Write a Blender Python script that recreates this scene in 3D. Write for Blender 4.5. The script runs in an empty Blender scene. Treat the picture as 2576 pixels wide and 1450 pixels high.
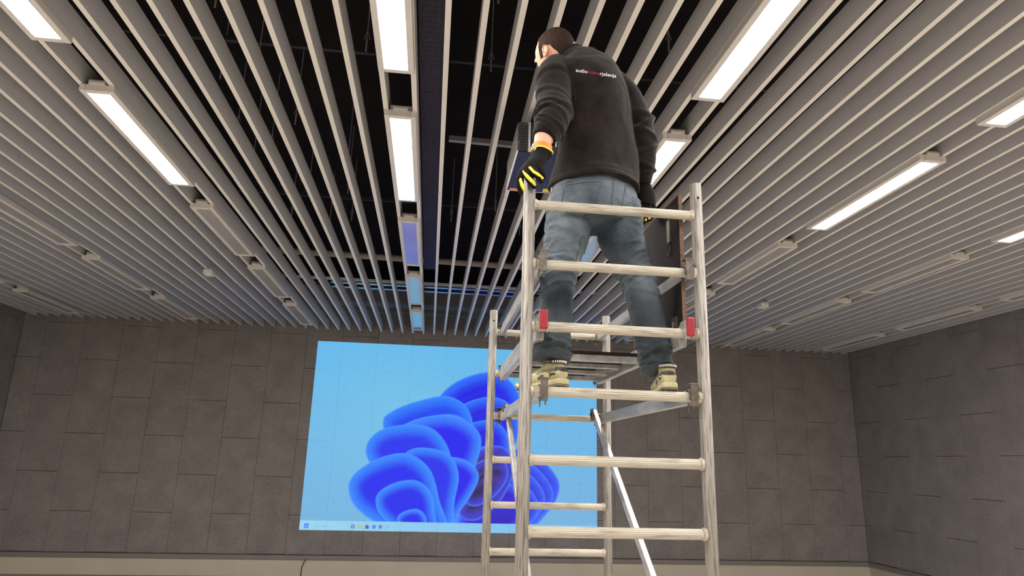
import bpy, bmesh, math, random
import numpy as np
from mathutils import Vector, Matrix, noise
from mathutils.bvhtree import BVHTree

random.seed(7)
SC = bpy.context.scene
COL = SC.collection

# ------------------------------------------------------------------ camera, world, lights, exposure
CAM_Z = 2.12                      # eye height above the hall floor
cam_data = bpy.data.cameras.new('camera')
cam_data.sensor_width = 36.0
cam_data.lens = 23.548
cam_data.clip_end = 100
cam = bpy.data.objects.new('camera', cam_data)
COL.objects.link(cam)
cam.matrix_world = Matrix(((0.992401, -0.056282, -0.109419, 0.0),
                           (-0.120013, -0.246506, -0.961682, 0.0),
                           (0.027153, 0.967506, -0.251387, CAM_Z),
                           (0, 0, 0, 1)))
SC.camera = cam
SC.view_settings.view_transform = 'Standard'
SC.view_settings.look = 'None'
SC.view_settings.gamma = 1.0
SC.view_settings.use_curve_mapping = False
SC.view_settings.exposure = 0.0
SC.cycles.use_denoising = True
SC.cycles.max_bounces = 8
SC.cycles.sample_clamp_indirect = 6.0

world = bpy.data.worlds.new('hall_world')
SC.world = world
world.use_nodes = True
world.node_tree.nodes['Background'].inputs[0].default_value = (0.9, 0.92, 1.0, 1)
world.node_tree.nodes['Background'].inputs[1].default_value = 0.0

# ceiling grid: fixtures repeat every 2.00 m across and 2.14 m along, slats every 0.20 m
Z_SLAT = CAM_Z + 2.35             # underside of the slats
Z_LAMP = CAM_Z + 2.30             # underside of the lamp frames
ROWS = [-6.30, -4.31, -2.32, -0.33, 1.665, 3.68, 5.68, 7.70]
LAMP_Y0, LAMP_PERIOD, LAMP_LEN = 4.27, 2.14, 1.60
LAMP_COLOR = (1.0, 0.965, 0.925)
LAMP_STRENGTH = 62.0

def lamp_y(j):
    return LAMP_Y0 + LAMP_PERIOD * (j - 1)

# the hall's lit lamps behind the viewpoint, in the same ceiling grid
def rear_lamp(x, j):
    ld = bpy.data.lights.new('rear_lamp', 'AREA')
    ld.shape = 'RECTANGLE'
    ld.size, ld.size_y = 0.155, 1.5
    ld.color = LAMP_COLOR
    ld.energy = LAMP_STRENGTH * math.pi * 0.155 * 1.5
    o = bpy.data.objects.new('rear_lamp', ld)
    COL.objects.link(o)
    o.location = (x, lamp_y(j) + LAMP_LEN / 2, Z_LAMP - 0.004)
for _x in ROWS:
    for _j in (-2, -1):
        rear_lamp(_x, _j)
for _x in (ROWS[0], ROWS[1], ROWS[5], ROWS[6], ROWS[7]):
    rear_lamp(_x, 0)
for _x in (ROWS[0], ROWS[1], ROWS[7]):
    rear_lamp(_x, 1)

# ------------------------------------------------------------------ materials
def srgb(r, g, b):
    def f(c):
        c /= 255.0
        return c / 12.92 if c <= 0.04045 else ((c + 0.055) / 1.055) ** 2.4
    return (f(r), f(g), f(b), 1.0)

def material(name, c1, c2=None, rough=0.6, metal=0.0, scale=8.0, stretch=(1, 1, 1), detail=4.0, bump=0.0, bump_scale=None,
             lo=0.35, hi=0.65, sheen=0.0, spec=0.5, emit=None, strength=0.0, coat=0.0):
    m = bpy.data.materials.new(name)
    m.use_nodes = True
    nt = m.node_tree
    b = nt.nodes['Principled BSDF']
    b.inputs['Base Color'].default_value = c1
    b.inputs['Roughness'].default_value = rough
    b.inputs['Metallic'].default_value = metal
    b.inputs['Specular IOR Level'].default_value = spec
    b.inputs['Coat Weight'].default_value = coat
    if sheen:
        b.inputs['Sheen Weight'].default_value = sheen
        b.inputs['Sheen Roughness'].default_value = 0.45
    if emit:
        b.inputs['Emission Color'].default_value = emit
        b.inputs['Emission Strength'].default_value = strength
    if c2 or bump:
        tc = nt.nodes.new('ShaderNodeTexCoord')
        mp = nt.nodes.new('ShaderNodeMapping')
        mp.inputs['Scale'].default_value = stretch
        nt.links.new(tc.outputs['Object'], mp.inputs[0])
    if c2:
        n = nt.nodes.new('ShaderNodeTexNoise')
        n.inputs['Scale'].default_value = scale
        n.inputs['Detail'].default_value = detail
        nt.links.new(mp.outputs[0], n.inputs['Vector'])
        r = nt.nodes.new('ShaderNodeValToRGB')
        r.color_ramp.elements[0].position = lo
        r.color_ramp.elements[0].color = c1
        r.color_ramp.elements[1].position = hi
        r.color_ramp.elements[1].color = c2
        nt.links.new(n.outputs[0], r.inputs[0])
        nt.links.new(r.outputs[0], b.inputs['Base Color'])
    if bump:
        n2 = nt.nodes.new('ShaderNodeTexNoise')
        n2.inputs['Scale'].default_value = bump_scale or scale * 3
        n2.inputs['Detail'].default_value = 3
        nt.links.new(mp.outputs[0], n2.inputs['Vector'])
        bp = nt.nodes.new('ShaderNodeBump')
        bp.inputs['Strength'].default_value = bump
        bp.inputs['Distance'].default_value = 0.01
        nt.links.new(n2.outputs[0], bp.inputs['Height'])
        nt.links.new(bp.outputs[0], b.inputs['Normal'])
    return m

def world_coords(m):
    """Use world-space position for the grain, so alike pieces that share a mesh differ from each other."""
    nt = m.node_tree
    g = nt.nodes.new('ShaderNodeNewGeometry')
    for l in list(nt.links):
        if l.from_node.type == 'TEX_COORD':
            to = l.to_socket
            nt.links.remove(l)
            nt.links.new(g.outputs['Position'], to)
    return m

M = {}
M['slat'] = world_coords(material('slat_felt', srgb(194, 191, 191), srgb(210, 207, 206), 0.42, scale=320, detail=2, bump=0.12, bump_scale=300))
M['slat_edge'] = world_coords(material('slat_edge_paint', srgb(226, 219, 209), srgb(230, 223, 213), 0.38, scale=3))
M['panel'] = world_coords(material('wood_wool_panel', srgb(128, 121, 118), srgb(151, 143, 140), 0.95, scale=55, detail=10, bump=0.45, bump_scale=150, spec=0.15))
def mottle(m, scale, lo, hi):
    """Broad cloudy variation over a material's colour."""
    nt = m.node_tree
    b = nt.nodes['Principled BSDF']
    src = b.inputs['Base Color'].links[0].from_socket
    g = nt.nodes.new('ShaderNodeNewGeometry')
    n = nt.nodes.new('ShaderNodeTexNoise')
    n.inputs['Scale'].default_value = scale
    n.inputs['Detail'].default_value = 5
    nt.links.new(g.outputs['Position'], n.inputs['Vector'])
    r = nt.nodes.new('ShaderNodeMapRange')
    r.inputs['From Min'].default_value, r.inputs['From Max'].default_value = .3, .7
    r.inputs['To Min'].default_value, r.inputs['To Max'].default_value = lo, hi
    nt.links.new(n.outputs[0], r.inputs[0])
    x = nt.nodes.new('ShaderNodeMix')
    x.data_type = 'RGBA'
    x.blend_type = 'MULTIPLY'
    x.inputs['Factor'].default_value = 1.0
    nt.links.new(src, x.inputs['A'])
    nt.links.new(r.outputs[0], x.inputs['B'])
    nt.links.new(x.outputs['Result'], b.inputs['Base Color'])
mottle(M['panel'], 3.2, .88, 1.10)
M['panel_joint'] = material('panel_joint', srgb(92, 86, 82), None, 0.95)
M['trunking'] = material('trunking_paint', srgb(132, 123, 120), None, 0.6)
M['wall_paint'] = material('lower_wall_paint', srgb(196, 187, 168), srgb(202, 193, 174), 0.7, scale=2)
M['rear_paint'] = material('rear_wall_paint', srgb(225, 220, 212), None, 0.8)
M['floor'] = material('floor_vinyl', srgb(206, 198, 186), srgb(214, 207, 196), 0.35, scale=2.5)
M['soffit'] = material('plenum_black', srgb(24, 20, 21), srgb(30, 25, 27), 0.95, scale=2, spec=0.1)
M['plenum_dark'] = material('plenum_dark_metal', srgb(46, 42, 46), None, 0.6, metal=0.3)
M['plenum_tray'] = material('plenum_tray_metal', srgb(44, 38, 50), srgb(56, 49, 62), 0.6, metal=0.3, scale=40, stretch=(1, .25, 1))
M['plenum_steel'] = material('plenum_steel', srgb(175, 170, 168), None, 0.5, metal=0.5)
M['plenum_white'] = material('plenum_white', srgb(226, 222, 214), None, 0.6)
M['plenum_grey'] = material('plenum_grey', srgb(120, 118, 116), None, 0.8)
M['plenum_pale'] = material('plenum_pale', srgb(176, 162, 146), None, 0.7)
M['plenum_gloss'] = material('plenum_gloss', srgb(225, 225, 225), None, 0.3, metal=0.8)
M['lamp_frame'] = material('lamp_frame', srgb(214, 207, 200), None, 0.42)
M['lamp_lit'] = material('lamp_diffuser_lit', (0.9, 0.9, 0.9, 1), None, 0.4, emit=(*LAMP_COLOR, 1), strength=LAMP_STRENGTH)
M['lamp_unlit'] = material('lamp_diffuser_unlit', srgb(176, 172, 168), None, 0.12, spec=0.9, coat=1.0)
M['alu'] = world_coords(material('scaffold_aluminium', srgb(94, 87, 79), srgb(138, 131, 122), 0.5, metal=0.2, scale=110, stretch=(1.6, 1.6, .09), detail=9, lo=0.36, hi=0.50, bump=0.2, bump_scale=60))
M['alu_rung'] = world_coords(material('rung_aluminium', srgb(142, 133, 118), srgb(178, 170, 155), 0.5, metal=0.2, scale=60, stretch=(.15, 1.6, 1.6), detail=8, lo=0.3, hi=0.52))
M['alu_clean'] = world_coords(material('beam_aluminium', srgb(160, 158, 156), srgb(196, 192, 187), 0.35, metal=0.4, scale=10, stretch=(3, .5, 3), detail=6))
M['weld'] = material('weld_bead', srgb(196, 184, 166), srgb(150, 138, 122), 0.55, metal=0.3, scale=60)
M['steel_clip'] = material('galvanised_clip', srgb(84, 78, 70), srgb(112, 105, 96), 0.45, metal=0.5, scale=50)
M['red'] = material('red_plastic', srgb(134, 20, 30), srgb(146, 28, 38), 0.4, scale=90)
M['black_hole'] = material('bolt_hole', srgb(28, 26, 25), None, 0.9)
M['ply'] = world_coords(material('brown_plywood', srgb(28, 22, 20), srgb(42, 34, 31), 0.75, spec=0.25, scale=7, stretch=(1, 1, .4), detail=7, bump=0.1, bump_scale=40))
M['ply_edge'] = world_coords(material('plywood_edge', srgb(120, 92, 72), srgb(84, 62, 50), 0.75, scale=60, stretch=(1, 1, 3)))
M['skin'] = material('skin', srgb(214, 160, 132), srgb(226, 174, 148), 0.5, scale=14, bump=0.05, bump_scale=160)
M['hair'] = material('brown_hair', srgb(40, 27, 20), srgb(64, 45, 34), 0.8, spec=0.2, scale=160, stretch=(1, 1, .3), bump=0.6, bump_scale=200)
M['fleece'] = material('black_fleece', srgb(24, 19, 17), srgb(38, 31, 28), 0.97, scale=14, detail=10, sheen=0.14, spec=0.05, bump=0.22, bump_scale=700)
M['fleece_trim'] = material('black_fleece_trim', srgb(38, 32, 30), None, 0.9, sheen=0.2, spec=0.1)
M['denim'] = None
M['stitch'] = material('denim_stitch', srgb(34, 39, 46), srgb(96, 105, 114), 0.9, scale=220)
M['glove_black'] = material('glove_black', srgb(15, 13, 13), srgb(24, 21, 20), 0.9, scale=70, bump=0.2, spec=0.15)
M['glove_yellow'] = material('glove_yellow', srgb(232, 206, 52), srgb(240, 218, 84), 0.7, scale=60)
M['shoe_cream'] = material('shoe_cream', srgb(172, 163, 122), srgb(190, 181, 142), 0.6, scale=60)
M['shoe_olive'] = material('shoe_olive', srgb(126, 118, 82), srgb(144, 136, 98), 0.75, scale=120)
M['shoe_dark'] = material('shoe_dark', srgb(44, 42, 40), srgb(70, 66, 60), 0.7, scale=60)
M['shoe_sole'] = material('shoe_sole', srgb(92, 84, 72), srgb(120, 108, 88), 0.85, scale=40)
M['white_ink'] = material('white_print', srgb(240, 236, 232), None, 0.7)
M['red_ink'] = material('red_print', srgb(150, 22, 36), None, 0.7)
M['dark_ink'] = material('dark_print', srgb(52, 50, 46), None, 0.7)
M['steel'] = material('watch_steel', srgb(205, 200, 192), None, 0.2, metal=0.9)
M['orange'] = material('orange_strap', srgb(240, 122, 34), None, 0.5)
M['eye_white'] = material('eye_white', srgb(235, 232, 228), None, 0.3)
M['projector_black'] = material('projector_black', srgb(34, 32, 34), srgb(42, 40, 42), 0.45, scale=20)
M['projector_fin'] = material('projector_fin', srgb(58, 56, 58), None, 0.3)
M['projector_navy'] = material('projector_navy', srgb(30, 31, 58), srgb(36, 37, 64), 0.4, scale=10)
M['projector_grey'] = material('projector_grey', srgb(128, 124, 118), srgb(100, 96, 92), 0.6, scale=120, stretch=(1, 1, .2))
M['projector_white'] = material('projector_white', srgb(222, 220, 222), None, 0.5)
M['sticker_yellow'] = material('sticker_yellow', srgb(216, 200, 60), None, 0.6)
M['sticker_orange'] = material('sticker_orange', srgb(228, 136, 96), None, 0.6)
M['glass_dark'] = material('lens_glass', srgb(12, 12, 18), None, 0.05, coat=1.0)
M['cable'] = material('cable_black', srgb(70, 64, 58), None, 0.6)
M['sensor'] = material('sensor_white', srgb(226, 222, 214), None, 0.5)
M['icon_blue'] = material('icon_blue', srgb(60, 110, 215), None, 0.5, emit=srgb(70, 128, 222), strength=0.9)
M['icon_grey'] = material('icon_grey', srgb(110, 150, 175), None, 0.5, emit=srgb(122, 164, 190), strength=0.9)
M['icon_yellow'] = material('icon_yellow', srgb(150, 165, 110), None, 0.5, emit=srgb(158, 170, 118), strength=0.9)
M['icon_violet'] = material('icon_violet', srgb(100, 110, 170), None, 0.5, emit=srgb(110, 118, 172), strength=0.9)
M['icon_slate'] = material('icon_slate', srgb(70, 90, 130), None, 0.5, emit=srgb(74, 96, 140), strength=0.9)

def denim_material():
    m = material('denim', srgb(55, 63, 71), srgb(115, 124, 131), 0.9, scale=5, stretch=(1, 1, .7), detail=6, lo=0.32, hi=0.72, sheen=0.1, spec=0.15)
    nt = m.node_tree
    b = nt.nodes['Principled BSDF']
    ramp = [n for n in nt.nodes if n.type == 'VALTORGB'][0]
    mp = [n for n in nt.nodes if n.type == 'MAPPING'][0]
    n = nt.nodes.new('ShaderNodeTexNoise')
    n.inputs['Scale'].default_value = 520
    mp2 = nt.nodes.new('ShaderNodeMapping')
    mp2.inputs['Scale'].default_value = (1.6, 1.6, 0.35)
    tc = [q for q in nt.nodes if q.type == 'TEX_COORD'][0]
    nt.links.new(tc.outputs['Object'], mp2.inputs[0])
    nt.links.new(mp2.outputs[0], n.inputs['Vector'])
    r2 = nt.nodes.new('ShaderNodeValToRGB')
    r2.color_ramp.elements[0].position = 0.36
    r2.color_ramp.elements[0].color = (0.62, 0.65, 0.69, 1)
    r2.color_ramp.elements[1].position = 0.66
    r2.color_ramp.elements[1].color = (1.12, 1.1, 1.08, 1)
    nt.links.new(n.outputs[0], r2.inputs[0])
    mx = nt.nodes.new('ShaderNodeMix')
    mx.data_type = 'RGBA'
    mx.blend_type = 'MULTIPLY'
    mx.inputs['Factor'].default_value = 1.0
    nt.links.new(ramp.outputs[0], mx.inputs['A'])
    nt.links.new(r2.outputs[0], mx.inputs['B'])
    # worn seat and thighs paler, and shadow on the calves painted into the colour
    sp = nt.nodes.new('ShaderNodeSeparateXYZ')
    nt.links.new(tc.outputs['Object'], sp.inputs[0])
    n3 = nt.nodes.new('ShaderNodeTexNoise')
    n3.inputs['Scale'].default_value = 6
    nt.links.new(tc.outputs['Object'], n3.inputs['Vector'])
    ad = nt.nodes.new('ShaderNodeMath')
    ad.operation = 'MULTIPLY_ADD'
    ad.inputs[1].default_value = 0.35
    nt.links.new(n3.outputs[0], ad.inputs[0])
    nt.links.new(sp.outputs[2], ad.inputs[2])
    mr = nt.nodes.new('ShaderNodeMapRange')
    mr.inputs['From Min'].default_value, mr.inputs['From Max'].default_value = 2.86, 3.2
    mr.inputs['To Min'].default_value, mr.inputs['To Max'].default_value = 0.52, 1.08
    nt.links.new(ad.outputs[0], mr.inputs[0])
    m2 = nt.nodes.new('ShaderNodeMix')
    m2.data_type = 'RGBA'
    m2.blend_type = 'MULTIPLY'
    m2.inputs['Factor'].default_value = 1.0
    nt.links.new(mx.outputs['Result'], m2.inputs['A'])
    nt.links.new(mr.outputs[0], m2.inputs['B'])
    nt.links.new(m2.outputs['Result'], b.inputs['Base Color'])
    bp = nt.nodes.new('ShaderNodeBump')
    bp.inputs['Strength'].default_value = 0.25
    bp.inputs['Distance'].default_value = 0.004
    nt.links.new(n.outputs[0], bp.inputs['Height'])
    nt.links.new(bp.outputs[0], b.inputs['Normal'])
    return m
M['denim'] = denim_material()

# ------------------------------------------------------------------ object helpers
class MB:
    """Collects shapes; build() links them as one mesh object."""
    def __init__(self):
        self.v, self.f = [], []
    def add(self, vs, fs):
        o = len(self.v)
        self.v += [tuple(p) for p in vs]
        self.f += [tuple(i + o for i in f) for f in fs]
        return self
    def box(self, x0, x1, y0, y1, z0, z1):
        vs = [(x0, y0, z0), (x1, y0, z0), (x1, y1, z0), (x0, y1, z0), (x0, y0, z1), (x1, y0, z1), (x1, y1, z1), (x0, y1, z1)]
        return self.add(vs, [(0, 3, 2, 1), (4, 5, 6, 7), (0, 1, 5, 4), (1, 2, 6, 5), (2, 3, 7, 6), (3, 0, 4, 7)])
    def bar(self, a, b, w, h, up=(0, 0, 1), ext=0.0):
        """Rectangular bar from a to b, w across, h along 'up'."""
        a, b = Vector(a), Vector(b)
        d = (b - a).normalized()
        a, b = a - d * ext, b + d * ext
        s = d.cross(Vector(up)).normalized()
        u = s.cross(d)
        vs = []
        for p in (a, b):
            for i, j in ((-1, -1), (1, -1), (1, 1), (-1, 1)):
                vs.append(p + s * (i * w / 2) + u * (j * h / 2))
        return self.add(vs, [(3, 2, 1, 0), (4, 5, 6, 7), (0, 1, 5, 4), (1, 2, 6, 5), (2, 3, 7, 6), (3, 0, 4, 7)])
    def tube(self, pts, r, n=12, caps=True, ridge=0.0):
        pts = [Vector(p) for p in pts]
        rs = r if isinstance(r, (list, tuple)) else [r] * len(pts)
        vs, fs = [], []
        t0 = (pts[1] - pts[0]).normalized()
        ref = Vector((0, 0, 1)) if abs(t0.z) < 0.9 else Vector((0, 1, 0))
        s = t0.cross(ref).normalized()
        for i, p in enumerate(pts):
            t = (pts[min(i + 1, len(pts) - 1)] - pts[max(i - 1, 0)]).normalized()
            s = (s - t * s.dot(t)).normalized()
            u = t.cross(s)
            for k in range(n):
                a = 2 * math.pi * k / n
                rr = rs[i] - (ridge if k % 2 else 0)
                vs.append(p + s * (math.cos(a) * rr) + u * (math.sin(a) * rr))
        for i in range(len(pts) - 1):
            for k in range(n):
                a, b = i * n + k, i * n + (k + 1) % n
                fs.append((a, b, b + n, a + n))
        if caps:
            fs.append(tuple(reversed(range(n))))
            fs.append(tuple(range((len(pts) - 1) * n, len(pts) * n)))
        return self.add(vs, fs)
    def prism(self, poly, axis, lo, hi):
        """Extrude a 2-D outline along an axis ('x': outline is y,z; 'y': x,z; 'z': x,y)."""
        def p3(p, t):
            return {'x': (t, p[0], p[1]), 'y': (p[0], t, p[1]), 'z': (p[0], p[1], t)}[axis]
        n = len(poly)
        vs = [p3(p, lo) for p in poly] + [p3(p, hi) for p in poly]
        fs = [tuple(reversed(range(n))), tuple(range(n, 2 * n))]
        fs += [(k, (k + 1) % n, n + (k + 1) % n, n + k) for k in range(n)]
        return self.add(vs, fs)
    def build(self, name, mat, parent=None, smooth=False, bevel=0.0, origin=None):
        me = bpy.data.meshes.new(name)
        vs = self.v
        if origin:
            vs = [(p[0] - origin[0], p[1] - origin[1], p[2] - origin[2]) for p in vs]
        me.from_pydata(vs, [], self.f)
        me.update()
        bm = bmesh.new()
        bm.from_mesh(me)
        bmesh.ops.recalc_face_normals(bm, faces=bm.faces)
        if bevel:
            es = [e for e in bm.edges if len(e.link_faces) == 2 and e.calc_face_angle(0) > 0.6]
            bmesh.ops.bevel(bm, geom=es, offset=bevel, segments=2, affect='EDGES', profile=0.5)
        bm.to_mesh(me)
        bm.free()
        if smooth:
            me.polygons.foreach_set('use_smooth', [True] * len(me.polygons))
        return link(name, me, mat, parent, origin)

def link(name, me, mat, parent=None, loc=None):
    o = bpy.data.objects.new(name, me)
    COL.objects.link(o)
    if mat is not None and not me.materials:
        me.materials.append(M[mat] if isinstance(mat, str) else mat)
    if parent:
        o.parent = parent
        if parent.type == 'EMPTY' or parent.location.length:
            o.matrix_parent_inverse = Matrix.Translation(-wloc(parent))
    if loc:
        o.location = loc
    return o

def wloc(o):
    """World place of an object whose ancestors are only ever translated."""
    p = Vector(o.location)
    if o.parent:
        p = wloc(o.parent) + o.matrix_parent_inverse.translation + p
    return p

def thing(name, label, cat, loc, group=None):
    o = bpy.data.objects.new(name, None)
    COL.objects.link(o)
    o.location = loc
    return tag(o, label, cat, group)

def tag(o, label, cat, group=None):
    o['label'] = label
    o['category'] = cat
    if group:
        o['group'] = group
    return o

def structure(o):
    o['kind'] = 'structure'
    return o

def copy_part(o, parent, offset):
    c = o.copy()
    COL.objects.link(c)
    c.parent = parent
    c.location = Vector(o.location) + Vector(offset)
    return c

# ------------------------------------------------------------------ the hall
X_LEFT, X_RIGHT, Y_BACK, Y_REAR = -7.46, 8.58, 12.95, -5.2
Z_ROOF = CAM_Z + 3.30
Z_TRIM0, Z_TRIM1 = CAM_Z - 1.76, CAM_Z - 1.69

structure(MB().box(X_LEFT - .2, X_RIGHT + .2, Y_REAR - .2, Y_BACK + .2, -0.15, 0.0).build('floor', 'floor'))
ceiling = structure(MB().box(X_LEFT - .2, X_RIGHT + .2, Y_REAR - .2, Y_BACK + .2, Z_ROOF, Z_ROOF + .15).build('ceiling', 'soffit'))

def wall(name, bx, mat):
    return structure(MB().box(*bx).build(name, mat))
wall_back = wall('wall_back', (X_LEFT - .2, X_RIGHT + .2, Y_BACK + .02, Y_BACK + .2, 0, Z_ROOF), 'panel_joint')
wall_left = wall('wall_left', (X_LEFT - .2, X_LEFT - .02, Y_REAR, Y_BACK + .02, 0, Z_ROOF), 'panel_joint')
wall_right = wall('wall_right', (X_RIGHT + .02, X_RIGHT + .2, Y_REAR, Y_BACK + .02, 0, Z_ROOF), 'panel_joint')
wall('wall_rear', (X_LEFT - .2, X_RIGHT + .2, Y_REAR - .2, Y_REAR, 0, Z_ROOF), 'rear_paint')

# the painted band below the panels, trunking along the panels' lower edge, skirting
def band(name, z0, z1, d, mat):
    for side, bx in (('back', (X_LEFT - .02, X_RIGHT + .02, Y_BACK - d, Y_BACK + .02, z0, z1)),
                     ('left', (X_LEFT - .02, X_LEFT + d, Y_REAR, Y_BACK - d, z0, z1)),
                     ('right', (X_RIGHT - d, X_RIGHT + .02, Y_REAR, Y_BACK - d, z0, z1))):
        nm = name.replace('#', side)
        structure(MB().box(*bx).build(nm, mat, bevel=0.004 if d > 0.01 else 0))
band('baseboard_#', 0, 0.08, 0.018, 'trunking')
structure(MB().box(X_LEFT - .02, X_RIGHT + .02, Y_BACK, Y_BACK + .02, 0.08, Z_TRIM0).build('trim_1', 'wall_paint'))
structure(MB().box(X_LEFT - .02, X_LEFT, Y_REAR, Y_BACK, 0.08, Z_TRIM0).build('trim_2', 'wall_paint'))
structure(MB().box(X_RIGHT, X_RIGHT + .02, Y_REAR, Y_BACK, 0.08, Z_TRIM0).build('trim_3', 'wall_paint'))
n_trim = 4
for bx in ((X_LEFT, X_RIGHT, Y_BACK - .045, Y_BACK + .02, Z_TRIM0, Z_TRIM1),
           (X_LEFT - .02, X_LEFT + .045, Y_REAR, Y_BACK - .045, Z_TRIM0, Z_TRIM1),
           (X_RIGHT - .045, X_RIGHT + .02, Y_REAR, Y_BACK - .045, Z_TRIM0, Z_TRIM1)):
    structure(MB().box(*bx).build('trim_%d' % n_trim, 'trunking', bevel=0.006))
    n_trim += 1

# acoustic panels: 0.662 m columns, 1.31 m tall, every other column shifted by half
PW, PH, GAP, GAP_H = 0.662, 1.31, 0.0035, 0.006
COL_X0, ROW_Z = -7.05, (CAM_Z + 0.29, CAM_Z + 0.94)
Z_PANEL0, Z_PANEL1 = Z_TRIM1 + 0.004, Z_ROOF
panel_cache = {}
def panel_mesh(w, h, axis, front):
    key = (round(w, 3), round(h, 3), axis, front)
    if key not in panel_cache:
        mb = MB()
        t = 0.024
        if axis == 'y':
            mb.box(-w / 2, w / 2, 0, t, -h / 2, h / 2)
        else:
            mb.box(*((0, t) if front > 0 else (-t, 0)), -w / 2, w / 2, -h / 2, h / 2)
        me = bpy.data.meshes.new('panel')
        bm = bmesh.new()
        vs = [bm.verts.new(p) for p in mb.v]
        for f in mb.f:
            bm.faces.new([vs[i] for i in f])
        bmesh.ops.bevel(bm, geom=list(bm.edges), offset=0.0025, segments=1, affect='EDGES')
        bm.to_mesh(me)
        bm.free()
        me.materials.append(M['panel'])
        panel_cache[key] = me
    return panel_cache[key]

def panel_rects(u0, u1, phase=0):
    """Panel rectangles (u0, u1, z0, z1) that cover the strip u0..u1 of a wall; u counted from the column grid."""
    out = []
    k = math.floor((u0 - COL_X0) / PW)
    while COL_X0 + k * PW < u1:
        a, b = max(COL_X0 + k * PW, u0), min(COL_X0 + (k + 1) * PW, u1)
        if b - a > 0.03:
            z = ROW_Z[(k + phase) % 2] - 3 * PH
            while z < Z_PANEL1:
                c, d = max(z, Z_PANEL0), min(z + PH, Z_PANEL1)
                if d - c > 0.03:
                    out.append((a, b, c, d))
                z += PH
        k += 1
    return out
BACK_RECTS = panel_rects(X_LEFT, X_RIGHT, 1)
for a, b, c, d in BACK_RECTS:
    o = link('panel', panel_mesh(b - a - GAP, d - c - GAP_H, 'y', 1), None, wall_back)
    o.location = ((a + b) / 2, Y_BACK + random.uniform(-.0012, .0012), (c + d) / 2)
for wl, x, fr, y0 in ((wall_left, X_LEFT, -1, 4.0), (wall_right, X_RIGHT, 1, 2.0)):
    for a, b, c, d in panel_rects(y0, Y_BACK):
        o = link('panel', panel_mesh(b - a - GAP, d - c - GAP_H, 'x', fr), None, wl)
        o.location = (x + random.uniform(-.0012, .0012), (a + b) / 2, (c + d) / 2)

# slats: 0.033 x 0.155 m battens in three lengths, end to end
slat_cache = {}
def slat(x, y0, y1):
    L = round(y1 - y0, 3)
    if L not in slat_cache:
        mb = MB().box(-.0165, .0165, -L / 2, L / 2, 0, 0.155)
        me = bpy.data.meshes.new('slat')
        me.from_pydata(mb.v, [], mb.f)
        me.materials.append(M['slat'])
        me.materials.append(M['slat_edge'])
        me.polygons[0].material_index = 1
        slat_cache[L] = me
    o = link('slat', slat_cache[L], None, ceiling)
    o.location = (x, (y0 + y1) / 2, Z_SLAT + random.uniform(-.0015, .0015))
k = -35
SLAT_X = []
while -0.43 + 0.2 * k < X_RIGHT - 0.06:
    x = -0.43 + 0.2 * k
    k += 1
    if x < X_LEFT + 0.06:
        continue
    SLAT_X.append(x)
    for y0, y1 in ((-4.9, 5.718), (5.722, 9.148), (9.152, 12.87)):
        slat(x, y0, y1)

# above the slats: carriers, hangers, rods
Z_TOP = Z_SLAT + 0.155
for y, z in ((-2.6, .02), (1.9, .02), (4.3, .3), (7.4, .4), (10.06, .022)):
    MB().bar((X_LEFT, y, Z_TOP + z), (X_RIGHT, y, Z_TOP + z), .03, .04).build('carrier_rail', 'plenum_dark', ceiling)
MB().bar((-2.6, 10.0, Z_TOP + .10), (2.8, 10.0, Z_TOP + .10), .05, .035).build('carrier_rail', 'plenum_white', ceiling)
MB().bar((-3.0, 12.0, Z_TOP + .06), (3.2, 12.0, Z_TOP + .06), .05, .035).build('carrier_rail', 'plenum_grey', ceiling)
for x, y in ((.25, 3.3), (.27, 4.0), (-.53, 3.3), (-.55, 3.9), (-.33, 3.95), (1.37, 3.6), (1.05, 3.2), (-1.6, 4.4), (-1.2, 5.0), (-1.75, 5.9), (-1.35, 6.5),
             (.1, 7.0), (-1.0, 7.2), (.9, 7.3), (-.18, 6.9), (-.14, 7.5), (1.2, 6.0), (-2.0, 3.7), (1.9, 3.3), (-1.4, 3.6), (-.9, 5.9), (2.1, 4.0), (-1.1, 3.2), (-1.5, 3.25), (-1.3, 4.2), (-1.7, 5.2), (-1.5, 5.5), (-.95, 6.4), (-1.65, 7.2), (-1.3, 7.6), (.55, 6.6), (1.5, 2.8)):
    mb = MB().tube([(x, y, Z_TOP + .05), (x, y, Z_ROOF)], .0035, 6)
    mb.box(x - .005, x + .005, y - .003, y + .003, Z_TOP + .04, Z_TOP + .13)
    mb.tube([(x - .018, y, Z_TOP + .13), (x, y, Z_TOP + .20), (x + .018, y, Z_TOP + .13)], .003, 5)
    mb.build('hanger_rod', 'plenum_steel', ceiling)

# services above the slats
t = thing('cable_tray', 'dark perforated cable tray running above the slats beside the central light row', 'cable tray', (-.13, 4, Z_TOP + .05))
mb = MB()
mb.box(-.205, -.045, -4, 9.0, Z_TOP + .05, Z_TOP + .052)
mb.build('tray_base', 'plenum_tray', t)
mb = MB()
for xx in (-.207, -.045):
    mb.box(xx, xx + .002, -4, 9.0, Z_TOP + .05, Z_TOP + .10)
mb.build('side_rail', 'plenum_tray', t)
mb = MB()
y = 1.6
while y < 8.9:
    if int(y * 3) % 4:
        for xx in (-.175, -.15, -.125, -.1):
            mb.box(xx - .008, xx + .008, y, y + .006, Z_TOP + .0485, Z_TOP + .05)
    mb.box(-.068, -.064, y, y + .02, Z_TOP + .0485, Z_TOP + .05)
    y += .05
o = mb.build('perforation', 'plenum_dark', t)
o['kind'] = 'stuff'
tag(MB().bar((.02, 5.50, Z_TOP + .28), (1.6, 5.56, Z_TOP + .28), .045, .045).build('strut_channel', 'plenum_steel'),
    'steel strut channel crossing above the slats left of the man', 'channel')
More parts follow.
